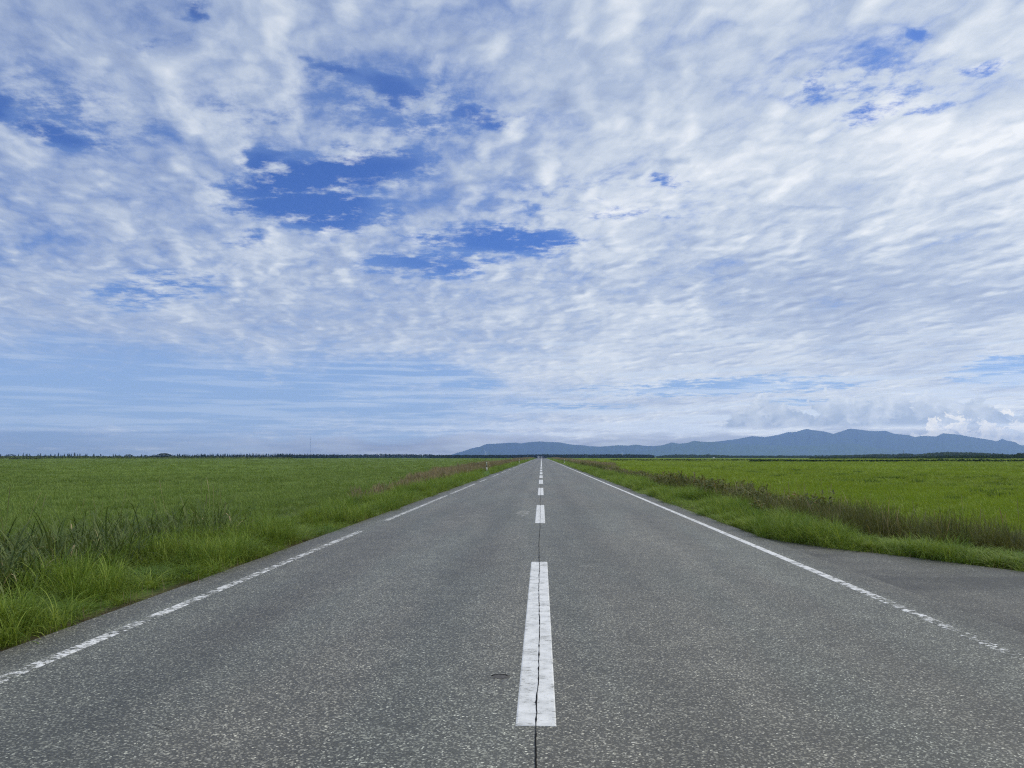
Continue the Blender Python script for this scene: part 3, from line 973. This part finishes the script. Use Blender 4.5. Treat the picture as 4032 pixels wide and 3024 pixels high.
ridge('foothills', [(2500, 1792), (2536, 1779), (2577, 1767), (2609, 1752.6), (2646, 1742), (2674, 1747), (2707, 1744), (2733, 1735), (2760, 1739), (2825, 1741.6), (2910, 1750), (2992, 1751), (3073, 1755), (3226, 1754), (3319, 1745), (3374, 1749.6), (3437, 1762), (3500, 1771), (3547, 1781), (3600, 1793)], 9800, 900, 12, foothill_m)
ridge('hills', [(1755, 1798), (1785, 1788), (1800, 1783), (1827, 1776), (1857, 1765), (1889.5, 1758.5), (1916.6, 1748), (1963, 1746), (2006, 1743), (2033, 1743), (2052, 1746), (2082, 1741), (2125, 1738), (2166, 1741), (2188, 1741), (2212, 1743), (2234, 1747.6), (2266, 1752.5), (2288, 1752), (2321, 1757), (2359, 1758.5), (2400, 1756), (2434, 1752.6), (2475, 1754.6), (2507, 1750.5), (2532, 1754.6), (2581, 1756.6), (2609, 1754), (2700, 1756), (2800, 1770), (2900, 1792)], 10800, 1000, 13, mountain_m)

# ------------------------------------------------------------------ air
m = bpy.data.materials.new('air')
m.use_nodes = True
g = G(m.node_tree)
out = g.node('ShaderNodeOutputMaterial')
pv = g.node('ShaderNodeVolumePrincipled')
pv.inputs['Color'].default_value = (0.36, 0.53, 1.0, 1)
pv.inputs['Density'].default_value = 1.2e-4
pv.inputs['Anisotropy'].default_value = 0.45
g.t.links.new(pv.outputs[0], out.inputs['Volume'])
HZ = 14600
tag(MB().box(-HZ, HZ, -HZ, HZ, -16.0, 470.0).build('haze', m), kind='stuff')

# ------------------------------------------------------------------ far woods and scrub
def crown_cloud(r, cx, cy, z0, w, h, n, conifer=False, size=0.5):
    """leaf-clump faces through a crown's volume"""
    V, Fc = [], []
    for _ in range(n):
        t = r.random()
        if conifer:
            rad = w * 0.5 * (1 - t) ** 0.8 * math.sqrt(r.random()) * (0.75 + 0.4 * math.sin(t * 26))
            z = z0 + h * (0.06 + 0.92 * t)
        else:
            rad = w * 0.5 * math.sqrt(max(0.02, 1 - (2 * t - 1) ** 2 * 0.9)) * r.random() ** 0.35
            z = z0 + h * (0.04 + 0.92 * t)
        a = r.random() * 6.283
        c = np.array([cx + rad * math.cos(a), cy + rad * math.sin(a), z])
        s = size * r.uniform(0.6, 1.3) * (1 - 0.5 * t if conifer else 1)
        u = r.normal(size=3); u /= np.linalg.norm(u)
        v = np.cross(u, r.normal(size=3)); v /= np.linalg.norm(v)
        k = len(V)
        V += [c + u * s, c + v * s * 0.8, c - u * s, c - v * s * 0.8]
        Fc.append((k, k + 1, k + 2, k + 3))
    return V, Fc


def foliage(name, a, b):
    m, g, out = material(name)
    n = g.noise(g.geo(), 0.12, 4.0, 0.65)
    w = g.noise(g.geo(), 1.3, 2.0, 0.5)
    principled(g, out, g.mix((n * 0.6 + w * 0.4).clamp(), a, b), 0.9, 0.05)
    return m


SPRUCE = foliage('spruce_needles', (0.012, 0.026, 0.014), (0.030, 0.052, 0.024))
BROAD = foliage('broad_leaves', (0.040, 0.070, 0.030), (0.105, 0.145, 0.065))
BUSH = foliage('bush_leaves', (0.022, 0.045, 0.016), (0.060, 0.095, 0.032))
BARK = plain('bark', (0.06, 0.05, 0.04), 0.9, 0.05)


def belt(name, label, mat, top, dist, base_py=None, spacing=2.2, rows=3, depth=25, conifer=0.0, seed=0, ragged=0.12, n=46):
    """wood edge: rows of crowns along a line of sight distance, tops following photo pixels"""
    r = np.random.default_rng(seed)
    top = np.array(top, float)
    V, Fc = [], []
    a0, a1 = top[0, 0], top[-1, 0]
    for row in range(rows):
        D = dist + depth * row
        x = a0
        while x < a1:
            py = np.interp(x, top[:, 0], top[:, 1]) - (1.2 if dist > 900 else 0.0)
            p = at(x, py, D + r.uniform(-0.3, 0.3) * depth)
            zb = float(ground_z(np.array([p[0]]), np.array([p[1]]))[0])
            h = max(0.5, (p[2] - zb) * (1 + r.normal(0, ragged) - 0.05 + 0.03 * row))
            con = r.random() < conifer
            w = spacing * r.uniform(0.9, 1.7) * (0.8 if con else 1.5)
            v, f = crown_cloud(r, p[0], p[1], zb, w, h, n, con, size=max(0.25, spacing * 0.22))
            k = len(V)
            V += v
            Fc += [tuple(i + k for i in q) for q in f]
            x += spacing / D * F * r.uniform(0.6, 1.2)
    return tag(link(name, mesh(name, V, Fc), mat), label, None, None, 'stuff')


belt('far_wood', 'dark spruce plantation closing the road ahead', SPRUCE, [(1690, 1792.5), (1850, 1792.5), (2000, 1792.5), (2120, 1790.5), (2300, 1790.5), (2480, 1790.5), (2560, 1791.5), (2577, 1795)], 1150, spacing=2.6, rows=4, conifer=0.35, seed=1, ragged=0.05, n=70)
belt('far_wood', 'low dark wood on the left skyline beside the plantation', SPRUCE, [(1100, 1791), (1300, 1791.5), (1440, 1790.5), (1560, 1789.5), (1700, 1791)], 1300, spacing=3.0, rows=3, conifer=0.3, seed=2, ragged=0.08, n=60)
belt('far_wood', 'grey-green wood right of the plantation gap', BROAD, [(2592, 1797), (2620, 1793.5), (2680, 1792), (2760, 1793), (2800, 1792), (2860, 1795), (2930, 1796), (3050, 1796), (3220, 1795), (3300, 1794.5)], 1250, spacing=3.4, rows=4, conifer=0.1, seed=3, ragged=0.10, n=60)
belt('far_wood', 'wooded rise under the right-hand mountains', BROAD, [(3280, 1795), (3400, 1793), (3440, 1790), (3535, 1791.5), (3540, 1788.5), (3590, 1788.5), (3600, 1792), (3640, 1789), (3680, 1783.5), (3770, 1782.5), (3840, 1784), (3900, 1787), (3960, 1791), (4010, 1793), (4150, 1788), (4300, 1790)], 1000, spacing=3.6, rows=5, depth=40, seed=4, ragged=0.06, n=70)
belt('thicket', 'low thicket under the spruces on the left skyline', SPRUCE, [(-260, 1796), (0, 1795.5), (200, 1795), (520, 1796), (660, 1793), (760, 1793.5), (900, 1792.5), (1000, 1791.5), (1130, 1791)], 900, spacing=2.4, rows=2, conifer=0.4, seed=5, ragged=0.12, n=64)
belt('scrub', 'grey-green scrub at the far edge of the right field', BUSH, [(3200, 1806), (3330, 1805), (3420, 1801), (3500, 1804), (3640, 1798), (3760, 1795), (3900, 1794), (4032, 1792), (4300, 1790)], 420, spacing=2.0, rows=6, depth=60, seed=6, ragged=0.18, n=40)
belt('scrub', 'dark hedge-like scrub bordering the right field', BUSH, [(2960, 1815), (3110, 1813), (3300, 1812.5), (3500, 1813), (3700, 1811), (3850, 1811), (4032, 1811), (4300, 1808)], 190, spacing=0.9, rows=2, depth=8, seed=7, ragged=0.16, n=30)
belt('reed_strip', 'olive reed strip at the far edge of the left field', leaf_material('reed_strip', (0.10, 0.13, 0.04), (0.15, 0.17, 0.06), trans=0.1), [(-260, 1796.5), (100, 1796.5), (500, 1797), (620, 1799.5), (760, 1798), (900, 1798.5), (1150, 1800)], 450, spacing=1.6, rows=2, depth=14, seed=8, ragged=0.10, n=26)
belt('rush_strip', 'dark strips of rushes across the right field', DARKDRY, [(2410, 1810.5), (2480, 1811.5), (2580, 1813), (2700, 1814), (2900, 1813), (3120, 1813.5)], 235, spacing=0.7, rows=1, depth=6, seed=9, ragged=0.35, n=22)
belt('rush_strip', 'dark strips of rushes across the left field', DARKDRY, [(40, 1802.5), (120, 1803), (180, 1805)], 330, spacing=0.9, rows=1, depth=6, seed=10, ragged=0.35, n=18)


def tree(name, label, cat, mat, px, top_py, dist, width_px, seed, conifer, group=None, n=150, trunk=0.16):
    r = np.random.default_rng(seed)
    p = at(px, top_py, dist)
    zb = float(ground_z(np.array([p[0]]), np.array([p[1]]))[0])
    h = p[2] - zb
    w = width_px / F * dist
    e = empty(name, (p[0], p[1], zb))
    tag(e, label, cat, group)
    b = MB()
    b.tube((0, 0, -0.3), (0, 0, h * (0.9 if conifer else 0.5)), 0.03 * h, 0.008 * h, 6)
    if not conifer:
        for a in range(5):
            t = a * 1.26 + 0.3
            b.tube((0, 0, h * 0.25), (math.cos(t) * w * 0.3, math.sin(t) * w * 0.3, h * 0.6), 0.015 * h, 0.006 * h, 5)
    b.build('trunk', BARK, e)
    V, Fc = crown_cloud(r, 0, 0, h * (trunk if conifer else 0.02), w, h * (1 - (trunk if conifer else 0.02)), n, conifer, size=h * 0.075)
    link('crown', mesh('crown', V, Fc), mat, e)
    return e


tree('round_tree', 'broad dark dome-shaped tree, biggest on the left skyline', 'tree', SPRUCE, 646, 1784.5, 620, 58, 1, False, n=900)
tree('round_tree', 'flat-topped dark bush on the skyline left of the dome-shaped tree', 'bush', SPRUCE, 507, 1789, 760, 38, 2, False, n=420)
tree('round_tree', 'low spreading dark bush near the left end of the skyline', 'bush', SPRUCE, 42, 1788.5, 760, 46, 3, False, n=420)
tree('round_tree', 'dark round tree cut by the right picture edge under the mountains', 'tree', SPRUCE, 4022, 1783, 700, 50, 4, False, n=500)
tree('round_tree', 'small dark bush just left of the big dome-shaped tree', 'bush', SPRUCE, 606, 1789, 640, 22, 5, False, n=160)

# skyline spruces: three kinds, then copies
KIND = []
for i in range(4):
    r = np.random.default_rng(40 + i)
    V, Fc = crown_cloud(r, 0, 0, 0.06, 0.62, 0.96, 170, True, size=0.075)
    b = MB().add(V, Fc)
    b.tube((0, 0, -0.05), (0, 0, 0.9), 0.025, 0.008, 5)
    me = mesh('spruce_tree', b.v, b.f)
    me.materials.append(SPRUCE)
    KIND.append(me)
r = np.random.default_rng(9)
tops = [(3, 1788), (60, 1791), (73, 1788), (92, 1784.5), (103, 1788), (107, 1787), (117, 1788), (150, 1788), (160, 1785.5), (178, 1789), (200, 1788), (217, 1788), (230, 1784), (240, 1790), (254, 1787), (268, 1786), (273, 1786.5), (281, 1787), (294, 1783), (306, 1788), (315, 1787), (338, 1787), (343, 1788), (370, 1787), (397, 1788), (446, 1788), (455, 1789), (470, 1790), (558, 1789)]
x = 668.0
while x < 1330:
    tops.append((x, 1789.5 - 2.0 * sstep(x, 700, 1050) + 2.5 * sstep(x, 1120, 1330) + r.uniform(-2.6, 2.0)))
    x += r.uniform(3.0, 9.5)
for i, (px, py) in enumerate(tops):
    D = r.uniform(840, 980)
    p = at(px, py - 1.2, D)
    zb = float(ground_z(np.array([p[0]]), np.array([p[1]]))[0])
    h = p[2] - zb
    o = link('spruce_tree', KIND[i % 4], None, None, (p[0], p[1], zb))
    o.scale = (h * r.uniform(0.8, 1.3), h * r.uniform(0.8, 1.3), h)
    o.rotation_euler = (0, 0, r.uniform(0, 6.28))
    tag(o, 'small dark spruce pointing up from the left skyline beyond the meadow', 'tree', 'spruces along the left skyline')

# dark rush clumps standing in the right pasture
RUSH = leaf_material('rushes', (0.035, 0.085, 0.012), (0.085, 0.150, 0.020), trans=0.15)
kinds = [tuft('rush_clump', RUSH, 700 + i, 150, (0.16, 0.34), (0.010, 0.018), 0.42, 0.30, (0.2, 0.9), 3).data for i in range(3)]
spots = [(3372, 1873), (3460, 1879), (3482, 1889), (3535, 1890), (3616, 1881), (3300, 1877), (3795, 1888), (3770, 1852), (3740, 1848), (3060, 1880), (2960, 1862), (2880, 1868), (2720, 1858), (3560, 1864), (3700, 1876), (3900, 1880), (3980, 1868), (3240, 1866), (3130, 1858), (3020, 1850), (3650, 1958), (3560, 1950), (3760, 1968), (3420, 1905), (3330, 1898), (3200, 1902), (3080, 1898), (2985, 1884), (3860, 1925), (3960, 1915), (3700, 1915), (3500, 1922), (3250, 1925), (2850, 1846), (2780, 1842), (2660, 1838), (3400, 1842), (3600, 1838), (3880, 1846), (3940, 1960)]
spots += [(r.uniform(2750, 4030), 1838 + 130 * r.random() ** 1.8) for _ in range(45)]
spots = [q for q in spots if q[0] > 2560 + (q[1] - 1820) * 8.0]
for i, (px, py) in enumerate(spots):
    p = at(px, py)
    o = link('rush_clump', kinds[i % 3], None, None, (p[0], p[1], float(ground_z(p[:1], p[1:2])[0])))
    s = r.uniform(0.55, 1.15) * (1 + p[1] / 160.0)
    o.scale = (s * r.uniform(0.9, 1.5), s, r.uniform(0.6, 1.05))
    o.rotation_euler = (0, 0, r.uniform(-0.4, 0.4))
    tag(o, 'dark clump of rushes standing in the bright right-hand pasture', 'rushes', 'rush clumps in the right pasture')

# ------------------------------------------------------------------ wind turbine, towers, mast
WHITE = plain('white_coat', (0.80, 0.81, 0.82), 0.45, 0.4, var=0.05)
STEEL = plain('galvanised_steel', (0.22, 0.24, 0.26), 0.5, 0.4, 0.6)
D = 5200.0
hub = at(1913.2, 1780.6, D)
e = tag(empty('wind_turbine', (hub[0], hub[1], -12)), 'white three-bladed wind turbine above the dark wood left of the road', 'wind turbine')
H = hub[2] + 12
b = MB()
b.loft([[(rr * math.cos(t), rr * math.sin(t), z) for t in np.linspace(0, 6.283, 14, endpoint=False)] for z, rr in ((0, 2.6), (H * 0.5, 2.2), (H, 1.7))])
b.build('tower', WHITE, e)
MB().box(-1.7, 1.7, -3.4, 4.2, H - 1.3, H + 1.6, 0.3, 0.4).build('nacelle', WHITE, e)
hb = MB().loft([[(rr * math.cos(t), y, H + rr * math.sin(t)) for t in np.linspace(0, 6.283, 12, endpoint=False)] for y, rr in ((-3.4, 1.5), (-4.4, 1.3), (-5.2, 0.6))])
hb.build('hub', WHITE, e)
for a in (126, 6, 246):
    ca, sa = math.cos(R(a)), math.sin(R(a))
    rings = []
    for t, c, th in ((0.03, 1.2, 1.0), (0.2, 3.2, 0.8), (0.6, 2.4, 0.5), (1.0, 0.8, 0.2)):
        L = 22.5 * t
        rings.append([(ca * L - sa * o_, -4.3 + d_, H + sa * L + ca * o_) for o_, d_ in ((-c / 2, 0), (0, -th / 2), (c / 2, 0), (0, th / 2))])
    MB().loft(rings).build('blade', WHITE, e)

p = at(2449, 1783.0, 3600)
e = tag(empty('white_tower', (p[0], p[1], -6)), 'slim white tower stub rising behind the dark plantation', 'tower')
H = p[2] + 6
MB().loft([[(rr * math.cos(t), rr * math.sin(t), z) for t in np.linspace(0, 6.283, 14, endpoint=False)] for z, rr in ((0, 1.9), (H - 1.4, 1.45), (H - 1.4, 1.7), (H - 0.4, 1.7), (H, 0.8))]).build('shaft', WHITE, e)
MB().box(-0.05, 0.05, -0.05, 0.05, H - 0.1, H + 1.6).build('lightning_rod', STEEL, e)


def lattice(name, label, px, top_py, dist, base_w, top_w, bays, bar):
    p = at(px, top_py, dist)
    zb = float(ground_z(p[:1], p[1:2])[0])
    H = p[2] - zb
    e = tag(empty(name, (p[0], p[1], zb), 0.3), label, 'mast')
    legs = [[np.array([sx * w / 2, sy * w / 2, z]) for z, w in ((0, base_w), (H, top_w))] for sx, sy in ((-1, -1), (1, -1), (1, 1), (-1, 1))]
    for a, c in legs: MB().tube(a, c, bar, bar * 0.8, 5).build('leg', STEEL, e)
    b = MB()
    pt = lambda i, t: legs[i % 4][0] * (1 - t) + legs[i % 4][1] * t
    for k in range(bays):
        for i in range(4):
            b.tube(pt(i, k / bays), pt(i + 1, (k + 1) / bays), bar * 0.6, bar * 0.6, 4)
            b.tube(pt(i, (k + 1) / bays), pt(i + 1, (k + 1) / bays), bar * 0.6, bar * 0.6, 4)
    b.build('bracing', STEEL, e)
    MB().tube((0, 0, H - 0.2), (0, 0, H + H * 0.05), bar, bar * 0.5, 5).build('antenna', STEEL, e)
    return e


lattice('lattice_mast', 'very tall thin lattice mast on the left skyline', 1223, 1719, 5600, 2.4, 1.8, 30, 0.19)
lattice('lattice_mast', 'short lattice mast above the wooded rise before the mountains', 3557, 1772, 2100, 2.6, 1.2, 8, 0.20)

# small pale shed at the wood edge
p = at(2810.5, 1805.8, 860)
zb = float(ground_z(p[:1], p[1:2])[0])
e = tag(empty('shed', (p[0], p[1], zb), 0.25), 'tiny pale shed with a hipped roof at the wood edge beyond the right pasture', 'shed')
MB().box(-1.0, 1.0, -0.8, 0.8, -0.2, 0.85).build('wall', plain('shed_board', (0.50, 0.56, 0.52), 0.7), e)
MB().box(-1.12, 1.12, -0.92, 0.92, 0.85, 1.45, 0.5, 0.5).build('roof', plain('shed_roof', (0.55, 0.60, 0.57), 0.6), e)
MB().box(-0.22, 0.22, -0.84, -0.803, -0.1, 0.72).build('door', plain('shed_door', (0.20, 0.24, 0.22), 0.6), e)

# ------------------------------------------------------------------ delineator posts
POSTW = plain('post_white', (0.66, 0.67, 0.60), 0.5, 0.3, var=0.2, scale=9.0)
POSTG = plain('post_weathered', (0.28, 0.28, 0.25), 0.6, 0.3, var=0.3, scale=12.0)
BLACK = plain('black_plastic', (0.015, 0.015, 0.016), 0.5, 0.3)
AMBER = plain('reflector', (0.78, 0.80, 0.58), 0.25, 0.6)


def post(px, base_py, top_py, label, lean=0.0):
    p = at(px, base_py)
    H = (base_py - top_py) / F * p[1]
    e = tag(empty('delineator_post', (p[0], p[1], float(ground_z(p[:1], p[1:2])[0]))), label, 'road post', 'delineator posts along the road')
    e.rotation_euler = (0, lean, 0)
    ring = lambda z, rr: [(rr * math.cos(t), rr * math.sin(t), z) for t in np.linspace(0, 6.283, 14, endpoint=False)]
    MB().loft([ring(-0.2, 0.062), ring(H * 0.40, 0.058)]).build('pole', POSTW, e, True)
    MB().loft([ring(H * 0.40, 0.054), ring(H * 0.74, 0.046), ring(H * 0.76, 0.030)]).build('sleeve', POSTG, e, True)
    f = [(rr * math.cos(t), y, H * 0.87 + rr * 1.25 * math.sin(t)) for y, rr in ((0.03, 0.085), (-0.03, 0.085)) for t in np.linspace(0, 6.283, 18, endpoint=False)]
    h = MB().loft([f[:18], f[18:]]).build('reflector_holder', BLACK, e)
    f = [(rr * math.cos(t) + 0.008, y, H * 0.88 + rr * 1.25 * math.sin(t)) for y, rr in ((-0.028, 0.074), (-0.045, 0.066)) for t in np.linspace(0, 6.283, 18, endpoint=False)]
    MB().loft([f[:18], f[18:]]).build('reflector', AMBER, h)
    return e


post(1917, 1852, 1816.5, 'nearest white reflector post, left of the road in dry grass', -0.05)
post(2044.5, 1822.5, 1808.5, 'second white reflector post on the left verge, further off')
post(2081, 1809.5, 1803.0, 'farthest reflector post on the left, nearly hidden in dry grass')
post(2221.5, 1824.5, 1808.5, 'only white reflector post on the right verge', 0.06)

# ------------------------------------------------------------------ vehicles far down the road
GLASS = plain('dark_glass', (0.012, 0.014, 0.018), 0.1, 0.6)
TYRE = plain('tyre', (0.02, 0.02, 0.02), 0.9, 0.1)
RIM = plain('rim', (0.45, 0.46, 0.48), 0.4, 0.5, 0.7)
LAMP = plain('tail_lamp', (0.35, 0.02, 0.015), 0.3, 0.5)
HEAD = plain('head_lamp', (0.75, 0.76, 0.78), 0.2, 0.6)


def wheels(e, w, ys, rad):
    for sx in (-1, 1):
        for q in ys:
            t = MB().tube((sx * (w / 2 - 0.24), q, rad), (sx * (w / 2 - 0.01), q, rad), rad, rad, 16).build('wheel', TYRE, e)
            MB().tube((sx * (w / 2 - 0.02), q, rad), (sx * (w / 2 + 0.01), q, rad), rad * 0.6, rad * 0.55, 12).build('rim', RIM, t)


def van(x, y, label, paint, w=1.9, H=2.6, L=5.0, rz=0.0):
    zb = float(road_z(y)) + 0.006
    e = tag(empty('van', (x, y, zb), rz), label, 'van')
    sec = lambda yy, z0, z1, ww, tw: [(-ww / 2, yy, z0), (ww / 2, yy, z0), (ww / 2, yy, z0 + (z1 - z0) * 0.45), (tw / 2, yy, z1), (-tw / 2, yy, z1), (-ww / 2, yy, z0 + (z1 - z0) * 0.45)]
    MB().loft([sec(0.0, 0.40, H - 0.12, w - 0.06, w - 0.36), sec(0.12, 0.32, H, w, w - 0.30), sec(L * 0.68, 0.32, H, w, w - 0.30), sec(L * 0.84, 0.34, H * 0.60, w, w - 0.20), sec(L, 0.40, H * 0.48, w - 0.12, w - 0.3)]).build('body', paint, e)
    MB().box(-w / 2 + 0.30, w / 2 - 0.30, -0.035, 0.0, H * 0.52, H * 0.80, 0.05).build('rear_window', GLASS, e)
    MB().box(-w / 2 + 0.04, w / 2 - 0.04, -0.12, -0.002, 0.38, 0.62).build('bumper', BLACK, e)
    for sx in (-1, 1):
        MB().box(sx * (w / 2 - 0.14) - 0.06, sx * (w / 2 - 0.14) + 0.06, -0.04, -0.001, 0.85, 1.25).build('tail_light', LAMP, e)
    wheels(e, w, (0.95, L - 1.0), 0.34)
    return e


def box_truck(x, y, label, rz=0.0):
    zb = float(road_z(y)) + 0.006
    e = tag(empty('box_truck', (x, y, zb), rz), label, 'truck')
    MB().box(-1.02, 1.02, 0.0, 4.2, 0.85, 2.55).build('cargo_box', plain('box_panel', (0.50, 0.49, 0.52), 0.5, 0.4), e)
    MB().box(-0.95, 0.95, 4.3, 5.9, 0.55, 2.3, 0.06, 0.25).build('cab', plain('cab_blue', (0.10, 0.13, 0.20), 0.4, 0.4), e)
    MB().box(-0.9, 0.9, 0.05, 5.8, 0.50, 0.84).build('chassis', BLACK, e)
    MB().box(-0.95, 0.95, -0.10, 0.0, 0.42, 0.60).build('bumper', BLACK, e)
    for sx in (-1, 1): MB().box(sx * 0.8 - 0.12, sx * 0.8 + 0.12, -0.06, -0.001, 0.64, 0.78).build('tail_light', LAMP, e)
    wheels(e, 1.9, (1.0, 4.9), 0.42)
    return e


def car(x, y, label, paint, rz=0.0):
    zb = float(road_z(y)) + 0.006
    e = tag(empty('car', (x, y, zb), rz), label, 'car')
    w, L = 1.78, 4.3
    sec = lambda yy, z0, z1, ww: [(-ww / 2 + 0.05, yy, z0), (ww / 2 - 0.05, yy, z0), (ww / 2, yy, z0 + 0.2), (ww / 2 - 0.03, yy, z1), (-ww / 2 + 0.03, yy, z1), (-ww / 2, yy, z0 + 0.2)]
    MB().loft([sec(0, 0.35, 0.80, w - 0.2), sec(0.15, 0.28, 0.92, w), sec(1.2, 0.26, 1.0, w), sec(L - 0.4, 0.26, 1.0, w), sec(L, 0.34, 0.85, w - 0.15)]).build('body', paint, e)
    cab = lambda yy, z, ww: [(-ww / 2, yy, z), (ww / 2, yy, z)]
    V = [(-0.80, 0.9, 1.0), (0.80, 0.9, 1.0), (0.80, 4.1, 1.0), (-0.80, 4.1, 1.0), (-0.62, 1.7, 1.55), (0.62, 1.7, 1.55), (0.66, 3.7, 1.55), (-0.66, 3.7, 1.55)]
    MB().add(V, [(3, 2, 1, 0), (4, 5, 6, 7), (0, 1, 5, 4), (1, 2, 6, 5), (2, 3, 7, 6), (3, 0, 4, 7)]).build('cabin', GLASS, e)
    MB().box(-0.60, 0.60, 1.75, 3.65, 1.552, 1.60, 0.05, 0.08).build('roof', paint, e)
    for sx in (-1, 1): MB().box(sx * 0.62 - 0.14, sx * 0.62 + 0.14, -0.03, 0.02, 0.60, 0.72).build('headlight', HEAD, e)
    wheels(e, w, (0.8, L - 0.85), 0.32)
    return e


van(-3.35, 880, 'white van at the left edge of the road by the crest', plain('van_white', (0.80, 0.80, 0.81), 0.35, 0.5), w=2.1, H=2.85)
box_truck(0.05, 900, 'small truck with a pale grey box in the middle of the far road')
car(2.35, 720, 'dark car to the right of the pale box truck, far down the road', plain('car_navy', (0.018, 0.022, 0.040), 0.3, 0.5))
